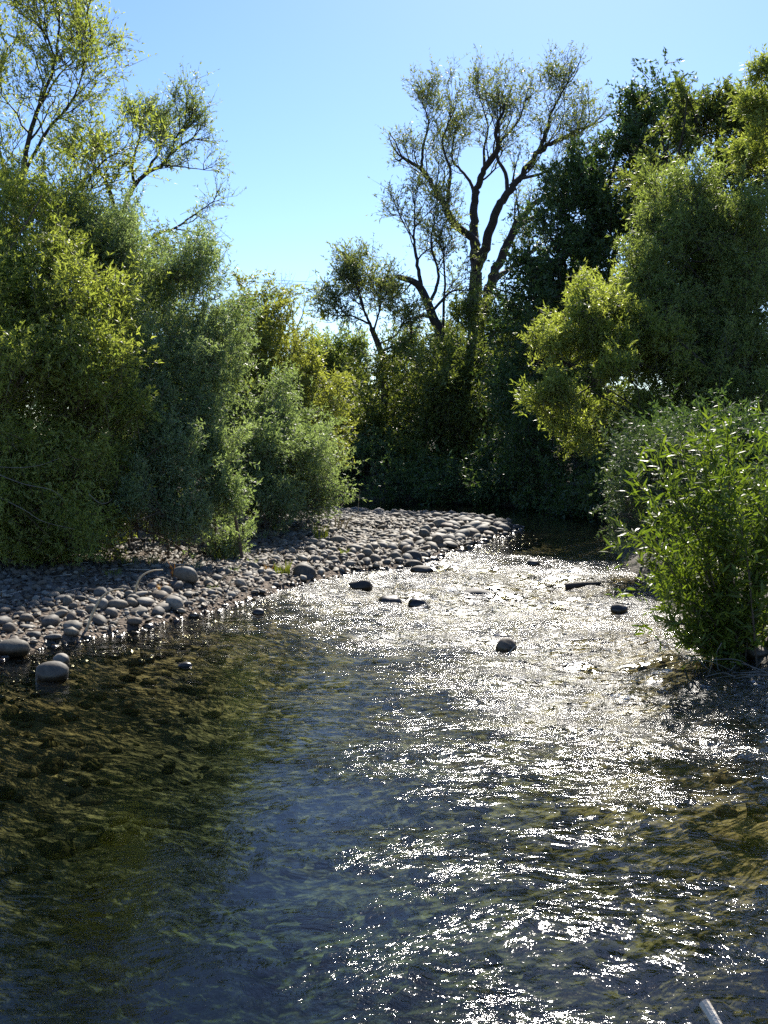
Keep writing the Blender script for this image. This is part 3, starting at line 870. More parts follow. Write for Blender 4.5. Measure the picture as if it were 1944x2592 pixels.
limb_tree('small_tree', 'small pale leafy tree against the sky left of the leaning tree', 'tree', 40,
    (at(975, 950, 40)[0], 40), ([(972, 930), (960, 880), (940, 830)], 0.16, 0.10),
    [([(940, 830), (915, 770), (900, 715)], .09, .03, 0), ([(945, 840), (960, 790, .6), (965, 760, 1)], .07, .03, 0),
     ([(935, 820), (890, 800, -.6), (850, 800, -1)], .07, .03, 0), ([(925, 800), (910, 740, .7), (880, 690, 1)], .06, .025, 0),
     ([(960, 870), (1000, 850), (1020, 820)], .06, .02, 0)],
    'sparse', 0.17, 0.05, 13, kids=7, kid_len=1.5, twigs_per=7, twig_len=0.7, per=8, k_r=1.5)

limb_tree('bare_sapling', 'thin leafless sapling against the sky above the golden bush', 'tree', 36,
    (at(745, 950, 36)[0], 36), ([(745, 900), (745, 830)], 0.07, 0.05),
    [([(745, 850), (740, 790), (735, 750)], .05, .015, .9), ([(747, 840), (765, 800), (772, 765)], .04, .015, .9), ([(743, 840), (715, 800), (712, 770)], .04, .015, .9)],
    'sparse', 0.12, 0.03, 14, kids=9, kid_len=1.1, twigs_per=2, twig_len=0.5, per=1, k_r=0.8)

# ---- trees rising over the left bank
limb_tree('forked_tree', 'forked tree with a slanting dark limb and rounded crown above the left bushes', 'tree', 23,
    (at(305, 1000, 23)[0], 23), ([(300, 760), (302, 640), (302, 556)], 0.12, 0.085),
    [([(302, 556), (319, 515), (340, 468), (375, 436), (410, 419), (433, 387), (486, 351)], .10, .03, 0),
     ([(375, 436), (385, 410, .4), (404, 381, .5), (400, 320, .8)], .06, .02, 0),
     ([(298, 560), (281, 498, -.4), (266, 457, -.6), (240, 420, -.8), (210, 380, -1)], .09, .03, 0),
     ([(340, 468), (335, 420, -.5), (350, 360, -.7), (360, 300, -.8)], .06, .02, 0),
     ([(433, 387), (450, 340), (480, 300)], .04, .015, 0),
     ([(410, 419), (460, 422, -.4), (515, 430, -.6)], .03, .012, .8),
     ([(310, 690), (390, 600, -.4), (440, 578, -.5), (490, 545, -.6), (540, 510, -.7)], .06, .014, .6),
     ([(440, 578, -.5), (490, 588, -.7), (530, 602, -.8)], .025, .01, 1)],
    'willow2', 0.085, 0.025, 15, k_k=.35, wig=.16, kids=8, kid_len=.85, twigs_per=6, twig_len=0.42, per=8, k_r=.9, tstart=.45)

limb_tree('tall_willow', 'tallest tree at the left edge with airy yellow-green leaves reaching the top of the frame', 'tree', 19,
    (at(10, 1000, 19)[0], 19), ([(10, 830), (18, 700), (35, 560)], 0.17, 0.10),
    [([(35, 560), (55, 460), (75, 340), (110, 240), (140, 150), (150, 60)], .09, .025, 0),
     ([(60, 440), (120, 330, -.4), (190, 240, -.6), (230, 90, -.7)], .05, .015, 0),
     ([(100, 270), (150, 190, .5), (215, 130, .7)], .035, .012, 0),
     ([(40, 540), (10, 420, .4), (-20, 280, .5), (20, 120, .6)], .06, .02, 0),
     ([(30, 600), (120, 520, -.5), (200, 470, -.7), (270, 400, -.8)], .06, .018, 0),
     ([(25, 650), (-60, 540), (-120, 400), (-150, 250)], .07, .02, 0),
     ([(20, 700), (90, 640, -.8), (180, 560, -1), (230, 480, -1)], .05, .018, 0),
     ([(140, 150), (110, 80, -.3), (60, 40, -.4)], .03, .012, 0)],
    'willow', 0.095, 0.028, 16, kids=9, kid_len=1.25, twigs_per=7, twig_len=0.5, per=9, k_r=.8, tstart=.2)

# ---- left bank bushes
bush('willow_thicket', 'broad yellow-green willow thicket filling the left edge above the cobbles', 'bush', (-6.4, 15.5),
     [blob(60, 640, 170, 190, 15.8, 1.2), blob(-90, 820, 220, 300, 15, 1.5), blob(150, 830, 200, 210, 15.4, 1.2), blob(60, 1040, 210, 190, 14.6, 1.1), blob(230, 1010, 150, 160, 14.8, .9), blob(-60, 1200, 200, 160, 14.2, 1.0), blob(140, 1230, 160, 150, 14.2, .9), blob(120, 480, 110, 90, 17, .9), blob(60, 1330, 170, 90, 14.6, .8), blob(250, 1300, 120, 110, 15, .8)],
     'willow', 0.085, 0.027, od=2.6, nstem=14, seed=21, gap=-.35)
bush('feathery_shrub', 'large feathery grey-green shrub in the middle of the left bank', 'bush', (-4.0, 17.0),
     [blob(330, 690, 150, 150, 17.4, 1.0), blob(480, 760, 110, 110, 17.2, 1.0), blob(220, 640, 110, 110, 17.6, 1.0), blob(400, 900, 170, 170, 16.6, 1.0), blob(540, 900, 90, 130, 17.2, .9), blob(350, 1080, 150, 150, 16.2, .9), blob(490, 690, 70, 60, 17.6, .7)],
     'feather', 0.070, 0.019, od=2.4, nstem=12, seed=22, gap=-.3, twl=.42, per=16, upness=.75, cl=.5)
bush('low_feathery_shrub', 'low feathery shrub with drooping sprays directly above the cobble shore', 'bush', (-3.1, 16.2),
     [blob(420, 1190, 120, 130, 15.6, .8), blob(540, 1240, 90, 130, 16.0, .7), blob(340, 1300, 90, 90, 14.9, .6), blob(500, 1110, 110, 100, 16.2, .8), blob(430, 1340, 110, 70, 15.2, .6), blob(560, 1345, 80, 60, 15.9, .6)],
     'feather', 0.068, 0.019, od=2.3, nstem=9, seed=23, gap=-.2, twl=.4, per=16)
bush('rounded_feathery_shrub', 'rounded grey-green feathery shrub at the riverward end of the left bank', 'bush', (-2.3, 19.6),
     [blob(690, 1130, 140, 110, 19.6, 1.0), blob(620, 1200, 110, 110, 19.0, .9), blob(780, 1170, 85, 90, 19.8, .8), blob(700, 1030, 100, 70, 20.2, .8), blob(820, 1230, 55, 50, 19.6, .5), blob(660, 1290, 100, 50, 18.6, .7), blob(770, 1270, 70, 40, 19.4, .6)],
     'feather', 0.074, 0.021, od=2.5, nstem=11, seed=24, gap=-.3, twl=.42, per=16)
bush('golden_willow', 'golden yellow-leaved willow bush behind the feathery shrubs', 'bush', (-3.0, 23.5),
     [blob(700, 920, 110, 100, 23, 1.1), blob(790, 1010, 85, 110, 23, 1.1), blob(650, 840, 75, 90, 23.4, .9), blob(600, 950, 90, 120, 23, 1.0), blob(830, 1090, 55, 80, 23.2, .8), blob(690, 760, 30, 70, 23.6, .4), blob(625, 745, 22, 60, 23.6, .35)],
     'golden', 0.105, 0.036, od=2.2, nstem=11, seed=25, gap=-.35, bark='bark')
bush('bank_brush', 'tangle of low green brush at the foot of the willow thicket by the left edge', 'bush', (-5.6, 13.6),
     [blob(40, 1330, 110, 70, 13.6, .6), blob(180, 1320, 90, 70, 13.9, .6), blob(-80, 1290, 120, 90, 13.4, .6)],
     'willow', 0.07, 0.024, od=2.0, nstem=8, seed=26, gap=-.15, stem_r=.015, twl=.35)
bush('vine_covered_stump', 'brown-leaved vine-hung column below the forked tree', 'bush', (at(340, 800, 21)[0], 21.5),
     [blob(350, 640, 70, 90, 21.5, .8), blob(400, 700, 80, 80, 21.5, .7), blob(310, 760, 80, 110, 21.5, .8)],
     'shade', 0.09, 0.03, od=1.2, nstem=6, seed=27, gap=-.1, bark='bark')

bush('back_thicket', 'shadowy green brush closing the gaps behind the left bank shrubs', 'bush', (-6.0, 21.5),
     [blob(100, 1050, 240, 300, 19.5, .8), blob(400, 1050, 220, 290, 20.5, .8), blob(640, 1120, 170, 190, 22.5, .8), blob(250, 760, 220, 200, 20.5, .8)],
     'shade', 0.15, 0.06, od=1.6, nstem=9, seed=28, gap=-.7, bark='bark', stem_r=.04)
# ---- far bank
def far_bush(label, base_px, Y, blobs, mat, seed, L=.16, W=.055, od=2.4, name='far_thicket', **kw):
    return bush(name, label, 'bush', (at(base_px, 1200, Y)[0], Y), blobs, mat, L, W, od=od, nstem=7, seed=seed, bark='bark', stem_r=.06, twl=.8, per=12, gap=kw.pop('gap', -.3), gapf=.8, branches=10, cl=0.9, **kw)
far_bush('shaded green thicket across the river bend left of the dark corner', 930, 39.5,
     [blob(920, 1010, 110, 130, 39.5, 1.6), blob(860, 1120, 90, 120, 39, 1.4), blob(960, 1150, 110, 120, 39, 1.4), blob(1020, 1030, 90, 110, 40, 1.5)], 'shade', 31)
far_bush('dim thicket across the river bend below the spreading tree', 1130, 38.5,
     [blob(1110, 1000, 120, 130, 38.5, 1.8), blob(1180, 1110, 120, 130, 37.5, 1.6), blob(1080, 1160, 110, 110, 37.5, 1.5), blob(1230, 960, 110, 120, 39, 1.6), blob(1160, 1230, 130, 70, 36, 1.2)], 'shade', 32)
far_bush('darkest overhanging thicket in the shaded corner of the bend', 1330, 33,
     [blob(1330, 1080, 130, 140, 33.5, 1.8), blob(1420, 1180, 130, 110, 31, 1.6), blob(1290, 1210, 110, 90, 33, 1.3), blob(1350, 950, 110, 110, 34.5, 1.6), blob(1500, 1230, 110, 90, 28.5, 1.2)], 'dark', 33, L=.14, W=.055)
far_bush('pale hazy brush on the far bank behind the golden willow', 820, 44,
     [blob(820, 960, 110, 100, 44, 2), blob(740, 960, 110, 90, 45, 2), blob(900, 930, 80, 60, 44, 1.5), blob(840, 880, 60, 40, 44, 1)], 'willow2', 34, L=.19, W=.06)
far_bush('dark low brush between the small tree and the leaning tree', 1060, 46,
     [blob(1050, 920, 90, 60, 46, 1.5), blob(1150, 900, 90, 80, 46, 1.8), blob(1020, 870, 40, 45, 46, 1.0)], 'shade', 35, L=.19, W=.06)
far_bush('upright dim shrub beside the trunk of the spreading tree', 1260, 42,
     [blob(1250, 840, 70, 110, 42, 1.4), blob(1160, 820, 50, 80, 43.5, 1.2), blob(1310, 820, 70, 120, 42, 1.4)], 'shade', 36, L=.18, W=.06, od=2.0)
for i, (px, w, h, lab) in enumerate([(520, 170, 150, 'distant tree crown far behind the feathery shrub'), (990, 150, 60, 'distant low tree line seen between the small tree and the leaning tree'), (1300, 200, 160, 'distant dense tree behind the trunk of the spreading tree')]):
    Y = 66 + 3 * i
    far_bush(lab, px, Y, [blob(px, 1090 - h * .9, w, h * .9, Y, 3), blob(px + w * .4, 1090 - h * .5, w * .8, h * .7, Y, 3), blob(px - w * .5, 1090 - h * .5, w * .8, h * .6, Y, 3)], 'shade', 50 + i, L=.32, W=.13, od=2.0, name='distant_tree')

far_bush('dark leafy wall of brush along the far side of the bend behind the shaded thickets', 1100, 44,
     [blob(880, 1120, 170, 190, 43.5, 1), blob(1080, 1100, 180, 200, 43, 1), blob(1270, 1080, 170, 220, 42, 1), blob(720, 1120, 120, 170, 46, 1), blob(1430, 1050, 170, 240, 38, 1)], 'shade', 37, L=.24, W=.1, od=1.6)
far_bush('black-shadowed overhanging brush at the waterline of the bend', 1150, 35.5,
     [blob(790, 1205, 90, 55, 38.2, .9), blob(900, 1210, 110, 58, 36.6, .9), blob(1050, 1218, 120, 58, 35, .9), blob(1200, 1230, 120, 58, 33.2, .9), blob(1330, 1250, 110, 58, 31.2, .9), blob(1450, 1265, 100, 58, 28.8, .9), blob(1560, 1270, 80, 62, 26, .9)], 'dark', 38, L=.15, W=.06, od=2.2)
# ---- right bank
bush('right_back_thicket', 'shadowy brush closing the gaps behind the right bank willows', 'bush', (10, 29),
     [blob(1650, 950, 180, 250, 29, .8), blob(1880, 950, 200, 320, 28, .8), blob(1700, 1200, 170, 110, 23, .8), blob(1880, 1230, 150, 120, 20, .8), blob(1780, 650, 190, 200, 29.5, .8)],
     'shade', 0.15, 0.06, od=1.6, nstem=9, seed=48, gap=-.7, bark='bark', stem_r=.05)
bush('evergreen_tree', 'tall dense dark evergreen behind the right of the spreading tree', 'tree', (at(1480, 900, 38)[0], 38),
     [blob(1420, 690, 110, 130, 37, 2), blob(1470, 560, 120, 110, 38, 2), blob(1580, 420, 110, 100, 38.5, 2), blob(1650, 300, 85, 80, 39, 1.6), blob(1600, 640, 130, 150, 37, 2), blob(1370, 800, 90, 110, 36.5, 1.8), blob(1500, 830, 140, 130, 36, 2), blob(1460, 470, 70, 60, 38.5, 1.4), blob(1610, 270, 50, 50, 39, 1.1)],
     'dark', 0.17, 0.075, od=2.9, nstem=9, seed=41, gap=-.45, gapf=.8, bark='bark', stem_r=.16, twl=.7, per=14, upness=.3, shell=.5, cl=.95)
bush('hillside_oak', 'dense green oak closing the upper right edge of the sky', 'tree', (at(1800, 900, 33)[0], 33),
     [blob(1720, 360, 100, 90, 33, 1.8), blob(1800, 320, 90, 70, 33.5, 1.6), blob(1880, 340, 100, 100, 33, 1.8), blob(1960, 290, 90, 90, 32, 1.6), blob(1720, 500, 130, 130, 32, 1.8), blob(1880, 520, 150, 150, 31, 1.8), blob(1830, 700, 170, 150, 31, 1.8)],
     'shade', 0.15, 0.06, od=2.7, nstem=9, seed=42, gap=-.4, gapf=.9, bark='bark', stem_r=.14, twl=.65, per=13, upness=.3, cl=.8)
limb_tree('edge_sapling', 'wispy upright tree rising into the sky at the top right edge', 'tree', 27,
    (at(1990, 900, 27)[0], 27), ([(1985, 700), (1975, 520), (1960, 400)], 0.14, 0.09),
    [([(1990, 420), (1975, 330), (1950, 260), (1945, 200)], .06, .018, 0), ([(1985, 450), (1940, 370), (1915, 310)], .05, .016, 0), ([(1990, 440), (2020, 330), (2010, 230)], .06, .018, 0), ([(1985, 520), (1930, 450), (1890, 420)], .05, .016, 0)],
    'willow', 0.12, 0.038, 43, kids=8, kid_len=.7, twigs_per=8, twig_len=0.45, per=10, k_r=.9)
bush('tall_feathery_willow', 'tall feathery olive-green willow on the right bank behind the bright willow', 'tree', (9.6, 26.6),
     [blob(1760, 520, 120, 130, 26.8, 1.4), blob(1690, 640, 110, 120, 26.3, 1.3), blob(1860, 640, 130, 160, 26.3, 1.4), blob(1640, 740, 100, 100, 25.9, 1.2), blob(1760, 800, 150, 140, 25.8, 1.3), blob(1930, 840, 120, 180, 25.3, 1.3), blob(1850, 980, 150, 140, 24.8, 1.2), blob(1720, 980, 110, 120, 24.8, 1.1)],
     'willow2', 0.11, 0.029, od=2.4, nstem=13, seed=44, gap=-.35, twl=.55, per=14, upness=.8, bark='bark', stem_r=.07, cl=.6)
bush('bright_willow', 'bright yellow-green willow with glinting leaves overhanging the river on the right', 'bush', (7.9, 24.6),
     [blob(1490, 830, 105, 100, 23.8, 1.20), blob(1560, 760, 100, 80, 24.2, 1.20), blob(1420, 900, 75, 75, 23.6, 0.96), blob(1500, 960, 130, 110, 23.4, 1.20), blob(1400, 1010, 60, 80, 23.4, 0.84), blob(1460, 1080, 90, 70, 23.4, 0.96), blob(1600, 900, 100, 110, 23.8, 1.20), blob(1580, 1050, 90, 70, 23.6, 0.96), blob(1640, 800, 110, 110, 24.2, 1.2), blob(1660, 960, 100, 110, 24, 1.1), blob(1480, 720, 22, 38, 24.0, 0.36)],
     'willow', 0.12, 0.034, od=2.4, nstem=12, seed=45, gap=-.35, twl=.5, per=12, bark='bark', stem_r=.05)
bush('dusky_shrub', 'dusky grey-green shrub leaning over the water behind the near willow', 'bush', (4.7, 16.0),
     [blob(1640, 1190, 95, 85, 15.6, .7), blob(1590, 1270, 65, 65, 15.2, .6), blob(1700, 1150, 80, 60, 15.6, .7), blob(1690, 1280, 90, 80, 15.4, .7), blob(1790, 1270, 90, 90, 15.4, .7), blob(1920, 1290, 90, 90, 15, .7)],
     'dusky', 0.066, 0.02, od=2.4, nstem=10, seed=46, gap=-.25, twl=.36, per=14, outw=.9, upness=.35)
bush('bank_thicket', 'dark thicket filling the right bank below the tall willow', 'bush', (6.0, 17.5),
     [blob(1800, 1130, 150, 100, 18, 1.0), blob(1940, 1130, 120, 130, 17, 1.0), blob(1660, 1150, 110, 80, 19, 1.0)],
     'dark', 0.09, 0.03, od=2.2, nstem=9, seed=47, gap=-.4, bark='bark')

# ---- near narrow-leaved willow: its largest leaves are parts of their own
def near_willow():
    rng = np.random.default_rng(61)
    base = on_level(1885, 1668, 0.03); base[1] += .25
    pl = Plant('narrow_leaf_willow', 'near bright green narrow-leaved willow standing at the water edge on the right', 'bush', (base[0], base[1], 0.0))
    tips = [(1600, 1200), (1650, 1290), (1640, 1360), (1690, 1430), (1720, 1150), (1745, 1090), (1790, 1100), (1840, 1085), (1880, 1130), (1700, 1240), (1770, 1260), (1830, 1200), (1900, 1250), (1925, 1180),
            (1960, 1140), (1990, 1220), (1760, 1380), (1830, 1370), (1890, 1390), (1950, 1340), (2010, 1330), (1720, 1520), (1800, 1480), (1860, 1480), (1930, 1470), (2000, 1440), (1660, 1170), (1860, 1280), (2050, 1200), (1560, 1320), (1620, 1420), (1700, 1340), (1800, 1310), (1640, 1480), (1690, 1570), (1760, 1590), (1830, 1570), (1900, 1560), (1960, 1560), (1740, 1460), (1880, 1340), (1960, 1400), (1980, 1280), (1780, 1180), (1850, 1150), (1720, 1620), (1790, 1650), (1850, 1640), (1930, 1630), (1980, 1600), (1680, 1500)]
    T0, TD, TL = [], [], []
    for k, (tx, ty) in enumerate(tips):
        Y = base[1] + rng.uniform(-.55, .65)
        tip = at(tx, ty, Y)
        st = base + np.array([rng.normal() * .10, rng.normal() * .12, -.05])
        mid = st * .45 + tip * .55 + np.array([(st[0] - tip[0]) * .05, 0, abs(tip[2] - st[2]) * .10]) + rng.normal(size=3) * .03
        P = smooth_poly([st, mid, tip], 7)
        v, f = tubes([(P, np.linspace(.011, .003, len(P)))], 5)
        pl.part('stem', v, f, M['twig'], smooth=True)
        for i in range(2, len(P)):
            d = norm(P[i] - P[i - 1])
            T0.append(P[i - 1]); TD.append(d); TL.append(np.linalg.norm(P[i] - P[i - 1]))
            for _ in range(rng.integers(0, 4)):
                q = rng.normal(size=3); q -= d * (q @ d); q = norm(q)
                dd = norm(d * .5 + q * .85 + np.array([-.1, 0, .12]))
                T0.append(P[i]); TD.append(dd); TL.append(rng.uniform(.12, .46))
    T0, TD, TL = np.array(T0), np.array(TD), np.array(TL)
    v, f = spikes(T0, T0 + TD * TL[:, None], .0022); o = pl.part('twigs', v, f, M['twig']); o['kind'] = 'stuff'
    per = 9
    n = len(T0)
    t = rng.random((n, per))
    P = (T0[:, None] + TD[:, None] * (t * TL[:, None])[..., None]).reshape(-1, 3)
    D = np.repeat(TD, per, 0) * .7 + rng.normal(size=(n * per, 3)) * .6; D[:, 2] += .10; D = norm(D)
    Nn = rng.normal(size=P.shape); Nn[:, 2] += .5; Nn = norm(Nn)
    L = rng.uniform(.055, .135, len(P)); W = L * rng.uniform(.15, .22, len(P))
    # a willow leaf: lance shape, 6 triangles, folded on the midrib and curved
    prof = np.array([[0, 0], [.25, .8], [.5, 1.0], [.78, .6], [1, 0]])
    def lance(Pq, Dq, Nq, Lq, Wq):
        S = norm(np.cross(Dq, Nq)); Nq = np.cross(S, Dq)
        cols = []
        for a, w in prof:
            c = Pq + Dq * (Lq * a)[:, None] - Nq * (Lq * .22 * a * a)[:, None]
            if w == 0: cols.append(c)
            else:
                cols.append(c + S * (Wq * .5 * w)[:, None] + Nq * (Wq * .12)[:, None]); cols.append(c - S * (Wq * .5 * w)[:, None] + Nq * (Wq * .12)[:, None])
        V = np.stack(cols, 1)
        f = np.array([[0, 1, 2], [1, 3, 2], [2, 3, 4], [3, 5, 4], [4, 5, 6], [5, 7, 6]])
        return V, f
    dist = np.linalg.norm(P - np.array([0, 0, CAM_H]), axis=1)
    infr = np.abs(P[:, 0]) < P[:, 1] * .37
    order = np.argsort(-(L * np.abs((D * norm(P)).sum(1) ** 2 - 1) ** .5 / dist) * infr - 0)
    single, rest_ = order[:300], order[300:]
    V, f = lance(P[rest_], D[rest_], Nn[rest_], L[rest_], W[rest_])
    m_ = len(rest_)
    F = (np.arange(m_)[:, None, None] * 8 + f[None]).reshape(-1, 3)
    o = pl.part('foliage', V.reshape(-1, 3), F, M['near'], rnd=np.repeat(rng.random(m_), 8)); o['kind'] = 'stuff'
    protos = []
    for k in range(6):
        V1, f1 = lance(np.zeros((1, 3)), np.array([[1.0, 0, 0]]), np.array([[0, 0, 1.0]]), np.array([1.0]), np.array([.14 + .015 * k]))
        protos.append(mesh_np('leaf', V1[0], f1, M['near'], rnd=np.full(8, (k + .5) / 6)))
    from mathutils import Matrix
    for i in single:
        d = D[i]; s_ = norm(np.cross(d, Nn[i])); nn = np.cross(s_, d)
        mt = Matrix(((d[0], -s_[0], nn[0]), (d[1], -s_[1], nn[1]), (d[2], -s_[2], nn[2])))
        o = bpy.data.objects.new('leaf', protos[rng.integers(6)])
        o.location = tuple(P[i] - pl.base); o.rotation_euler = mt.to_euler(); o.scale = (L[i],) * 3
        link(o, pl.root)
near_willow()

# ------------------------------------------------------------------ small things on the bar
def tuft(label, px, py, wpx, hpx, seed, mat='weed', n=60, z=.15, cat='grass tuft', name='grass_tuft', bend=.5):
    rng = np.random.default_rng(seed)
    c = on_level(px, py, z); c[2] = max(gz(c[0], c[1]), 0) + .0
    k = c[1] / FPX; w, h = wpx * k, hpx * k
    V, F, R = [], [], []
    for i in range(n):
        a = rng.uniform(0, 6.28); rr = w * .28 * rng.random() ** .5
        p = c + np.array([math.cos(a) * rr, math.sin(a) * rr, -.03])
        out = np.array([math.cos(a), math.sin(a), 0]) * bend * rng.uniform(.2, 1)
        hh = h * rng.uniform(.5, 1.1); wd = max(.004, .35 * k * 2) * rng.uniform(.7, 1.3)
        s_ = np.array([-math.sin(a + 1), math.cos(a + 1), 0]) * wd
        b = len(V) * 1
        p1 = p + np.array([0, 0, hh * .55]) + out * hh * .25; p2 = p + np.array([0, 0, hh]) + out * hh * .8
        base_i = sum(len(x) for x in V)
        V.append(np.array([p - s_, p + s_, p1 - s_ * .8, p1 + s_ * .8, p2])); F.append(np.array([[0, 1, 3], [0, 3, 2], [2, 3, 4]]) + base_i); R.append(np.full(5, rng.random()))
    o = obj_np(name, np.concatenate(V), np.concatenate(F), M[mat], origin=c, rnd=np.concatenate(R))
    return tag(o, label, cat)

tuft('largest dark green grass tuft at the water edge of the cobbles', 715, 1462, 58, 46, 71, n=110, z=.05)
tuft('bright green grass tuft among the mid cobbles', 872, 1406, 34, 26, 72, n=70)
tuft('small bright grass tuft high on the far cobbles', 985, 1383, 26, 22, 73, n=45)
tuft('pale grass tuft beside the shore rocks left of the largest tuft', 538, 1500, 40, 26, 74, n=50, z=.08)
tuft('tall sparse grass clump below the rounded feathery shrub', 812, 1372, 60, 60, 75, n=70, z=.2, bend=.35)
tuft('green sprawling weed at the top of the gravel', 290, 1448, 70, 36, 76, n=60, z=.3, bend=.9)
tuft('orange-tinged weed beside the leaning boulder', 412, 1486, 34, 30, 77, mat='russet', n=40, z=.2, bend=.8)
tuft('russet weed left of the largest grass tuft', 682, 1446, 26, 30, 78, mat='russet', n=40, z=.12, bend=.6)
tuft('reddish dry weed below the low feathery shrub', 446, 1440, 50, 62, 79, mat='russet', n=40, z=.32, bend=.5)
tuft('small russet weed by the left edge below the brush', 170, 1412, 60, 36, 80, mat='russet', n=40, z=.4, bend=.9)
tuft('small russet sprig among the mid cobbles', 770, 1425, 34, 22, 81, mat='russet', n=30, z=.12, bend=.9)

def stalk(label, pts, Y, r, mat='straw', name='dry_stalk', cat='stalk', taper=.4, sides=5, grounded=True):
    P = np.array([at(p[0], p[1], Y + (p[2] if len(p) > 2 else 0)) for p in pts])
    if grounded:
        P[0][2] = max(gz(P[0][0], P[0][1]), -.4) - .03
    P = smooth_poly(P, 5)
    v, f = tubes([(P, np.linspace(r, r * taper, len(P)))], sides)
    o = obj_np(name, v, f, M[mat], origin=P[0], smooth=True, rnd=np.full(len(v), .5))
    return tag(o, label, cat)

Yb = on_level(212, 1580, .12)[1]
stalk('long pale dry stalk arching over the cobbles nearest the left boulder', [(212, 1578), (245, 1530, .1), (275, 1498, .2), (312, 1490, .3)], Yb, .017)
Yb = on_level(338, 1490, .25)[1]
stalk('shorter pale bent dry stalk on the upper cobbles', [(338, 1490), (352, 1466), (380, 1446, .1), (412, 1442, .2)], Yb, .017)
Yb = on_level(575, 1490, .1)[1]
stalk('thin pale reed leaning over the shore rocks', [(575, 1492), (583, 1475), (590, 1460)], Yb, .011)
stalk('pale reed lying over the rocks left of the largest tuft', [(540, 1478), (565, 1462), (592, 1452), (612, 1450)], Yb, .011)
Yb = on_level(860, 1342, .25)[1]
for k, (pts, lab) in enumerate([([(852, 1345), (858, 1322), (863, 1296)], 'tallest of the pale dry reeds on the far cobbles'), ([(846, 1338), (850, 1318), (848, 1306)], 'leftmost short reed of the pale reed cluster on the far cobbles'),
        ([(856, 1340), (866, 1326), (870, 1318)], 'short leaning reed within the pale reed cluster on the far cobbles'), ([(872, 1342), (880, 1322), (893, 1306)], 'rightmost leaning reed of the pale reed cluster on the far cobbles'),
        ([(790, 1342), (793, 1332), (794, 1324)], 'short pale reed standing apart near the rounded feathery shrub')]):
    stalk(lab, pts, Yb, .022)
stalk('lone pinkish dry stem upright on the far cobbles', [(1031, 1378), (1032, 1366), (1034, 1354)], on_level(1031, 1378, .12)[1], .014)
stalk('thin tall reed at the far edge of the cobbles', [(905, 1300), (908, 1272), (912, 1240)], on_level(905, 1305, .2)[1], .008)

# dead sticks and wood
stalk('pale curved dead stick hanging from the left thicket', [(157, 1403), (150, 1378), (142, 1360), (130, 1346)], on_level(157, 1405, .4)[1], .022, mat='drift', name='dead_stick', cat='stick')
for k, (pts, lab) in enumerate([([(-20, 1250), (60, 1290), (110, 1320), (190, 1340)], 'lowest long grey dead whip crossing the left brush'), ([(-20, 1195), (60, 1225), (130, 1240), (160, 1265)], 'upper grey dead whip crossing the left brush'),
        ([(-20, 1180), (40, 1184), (100, 1178), (150, 1160)], 'thin grey arching whip highest in the left brush'), ([(225, 1250), (250, 1272), (270, 1273), (285, 1262)], 'short curved grey twig in the left brush')]):
    stalk(lab, pts, 13.0 + .1 * k, .006, mat='barkg', name='dead_whip', cat='twig', grounded=False)
c = on_level(1430, 1484)
stalk('dark driftwood pole lying low across the riffle', [(1432, 1486), (1470, 1480), (1520, 1476, .1)], c[1], .055, mat='bark', name='driftwood_pole', cat='driftwood', grounded=False)
c = on_level(1283, 1655)
stalk('dead forked twig caught beside the boulder in the sparkling water', [(1284, 1660), (1296, 1644), (1306, 1634)], c[1] - .05, .008, mat='drift', name='caught_twig', cat='twig', grounded=False)
# the broken branch end at the lower right
c = on_level(1800, 2600)
P = np.array([[c[0] + .07, c[1] - .20, -.10], [c[0] + .03, c[1] - .07, -.01], [c[0] + .005, c[1], .035], [c[0] - .012, c[1] + .045, .062], [c[0] - .013, c[1] + .047, .062]])
v, f = tubes([(P, [.019, .018, .018, .020, .001])], 8)
tag(obj_np('broken_branch', v, f, M['drift'], origin=P[0], smooth=False), 'pale broken branch end poking out of the water at the lower right', 'branch')

# power lines far behind
for k in range(2):
    P = smooth_poly([at(430, 690 + 9 * k, 75), at(700, 709 + 8 * k, 76), at(1000, 723 + 7 * k, 77), at(1260, 725 + 7 * k, 78)], 8)
    v, f = tubes([(P, np.full(len(P), .012))], 4)
    tag(obj_np('power_line', v, f, M['bark'], origin=P[0]), ['upper', 'lower'][k] + ' thin dark power line across the sky between the trees', 'cable', 'power lines across the sky')

# leaf litter and dry sticks on the upper gravel, seedlings under the shrubs
rng = np.random.default_rng(91)
n = 9000
lx = rng.uniform(-7.5, 1.5, n); ly = rng.uniform(8.5, 24, n)
sdl, rl = river(lx, ly)
ok = (~rl) & (sdl > 1.1 + 1.2 * vnoise(lx / 1.3, ly / 1.3, 2)) & (sdl < 6) & (np.abs(lx) < ly * .41 + .4)
lx, ly = lx[ok], ly[ok]
lz = np.maximum(bar_z(lx, ly), ground_z(lx, ly)) + rng.uniform(0.01, 0.05, len(lx))
Dl = norm(np.stack([rng.normal(size=len(lx)), rng.normal(size=len(lx)), rng.normal(size=len(lx)) * .35], 1))
Nl = np.stack([rng.normal(size=len(lx)) * .4, rng.normal(size=len(lx)) * .4, np.ones(len(lx))], 1)
v, f, r = leaves(np.stack([lx, ly, lz], 1), Dl, Nl, rng.uniform(.03, .08, len(lx)), rng.uniform(.012, .03, len(lx)), rng)
M['litter'] = leaf_mat('fallen_leaves', (0.07, 0.045, 0.025), (0.20, 0.13, 0.07), trans=0.15, tboost=1.0, rough=0.7)
obj_np('leaf_litter', v, f, M['litter'], gravel_bar, rnd=r)['kind'] = 'stuff'
sel = rng.random(len(lx)) < 0.05
p0 = np.stack([lx, ly, lz + .02], 1)[sel]
d0 = norm(np.stack([rng.normal(size=len(p0)), rng.normal(size=len(p0)), rng.normal(size=len(p0)) * .15], 1))
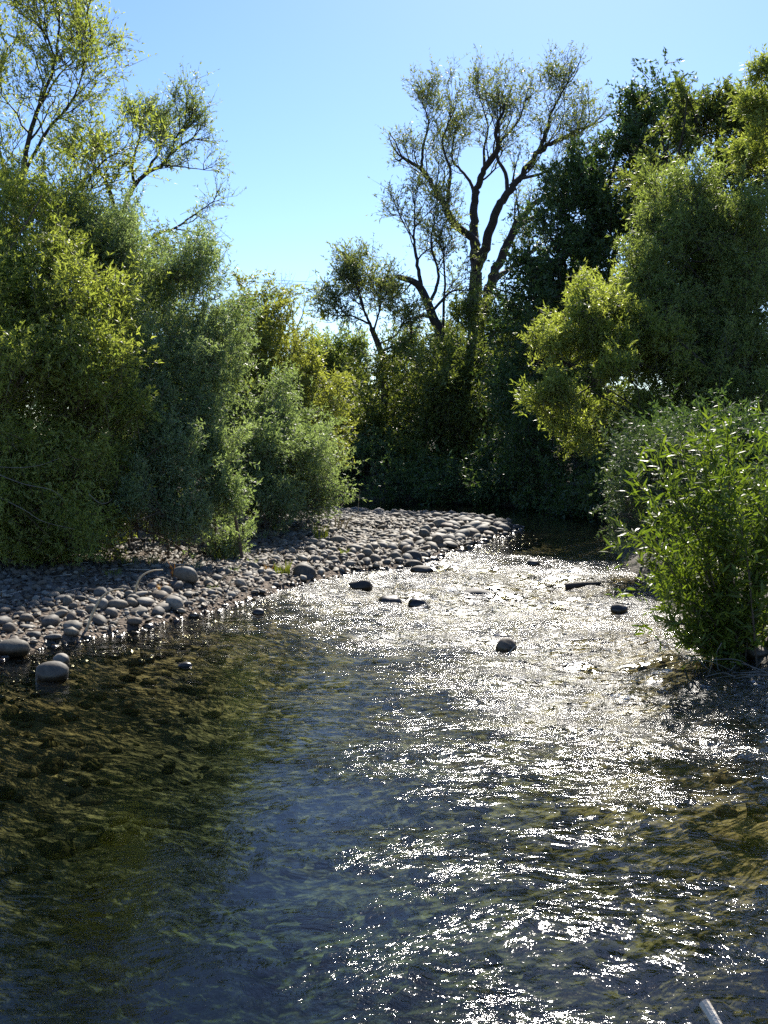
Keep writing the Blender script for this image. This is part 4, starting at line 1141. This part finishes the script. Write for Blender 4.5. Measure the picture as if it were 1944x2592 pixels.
v, f = spikes(p0, p0 + d0 * rng.uniform(.12, .5, (len(p0), 1)), .006)
obj_np('dry_twigs', v, f, M['drift'], gravel_bar)['kind'] = 'stuff'
for k, (px, py, w, h, lab) in enumerate([(60, 1412, 60, 40, 'leafy seedling at the left edge below the brush tangle'), (120, 1400, 50, 44, 'seedling beside the pale curved dead stick'), (215, 1412, 50, 36, 'spreading seedling between the dead stick and the sprawling weed'),
        (330, 1420, 60, 44, 'green seedling right of the sprawling weed on the gravel'), (385, 1415, 44, 44, 'narrow seedling below the middle of the low feathery shrub'), (500, 1420, 46, 40, 'seedling right of the reddish dry weed'), (560, 1400, 50, 44, 'seedling at the riverward foot of the low feathery shrub'),
        (620, 1380, 44, 40, 'leftmost seedling under the rounded feathery shrub'), (660, 1362, 44, 40, 'second seedling from the left under the rounded feathery shrub'), (700, 1345, 44, 40, 'third seedling from the left under the rounded feathery shrub'), (745, 1330, 40, 36, 'farthest seedling under the rounded feathery shrub'),
        (590, 1425, 36, 26, 'tiny seedling on the open gravel left of the largest grass tuft'), (640, 1408, 36, 26, 'tiny seedling on the open gravel behind the largest grass tuft')]):
    tuft(lab, px, py, w, h, 200 + k, mat=('weed', 'willow', 'feather')[k % 3], n=45, z=.3, cat='seedling', name='seedling', bend=.8)['group'] = 'seedlings along the foot of the left bank shrubs'

# flood debris caught under the near willow
rng = np.random.default_rng(95)
c = on_level(1915, 1712, 0.0)
polys = []
for k in range(26):
    p = c + np.array([rng.uniform(-.45, .5), rng.uniform(-.25, .35), rng.uniform(-.02, .07)])
    d = norm(np.array([rng.normal(), rng.normal() * .6, rng.normal() * .22])); l = rng.uniform(.25, .7)
    P = smooth_poly([p - d * l / 2, p + rng.normal(size=3) * .035, p + d * l / 2], 4); P[:, 2] = np.maximum(P[:, 2], -.08)
    r = rng.uniform(.002, .006)
    polys.append((P, np.linspace(r, r * .5, len(P))))
v, f = tubes(polys, 5)
tag(obj_np('flood_debris', v, f, M['barkg'], origin=c, smooth=True), 'tangle of grey dead twigs caught at the foot of the near willow', 'driftwood')
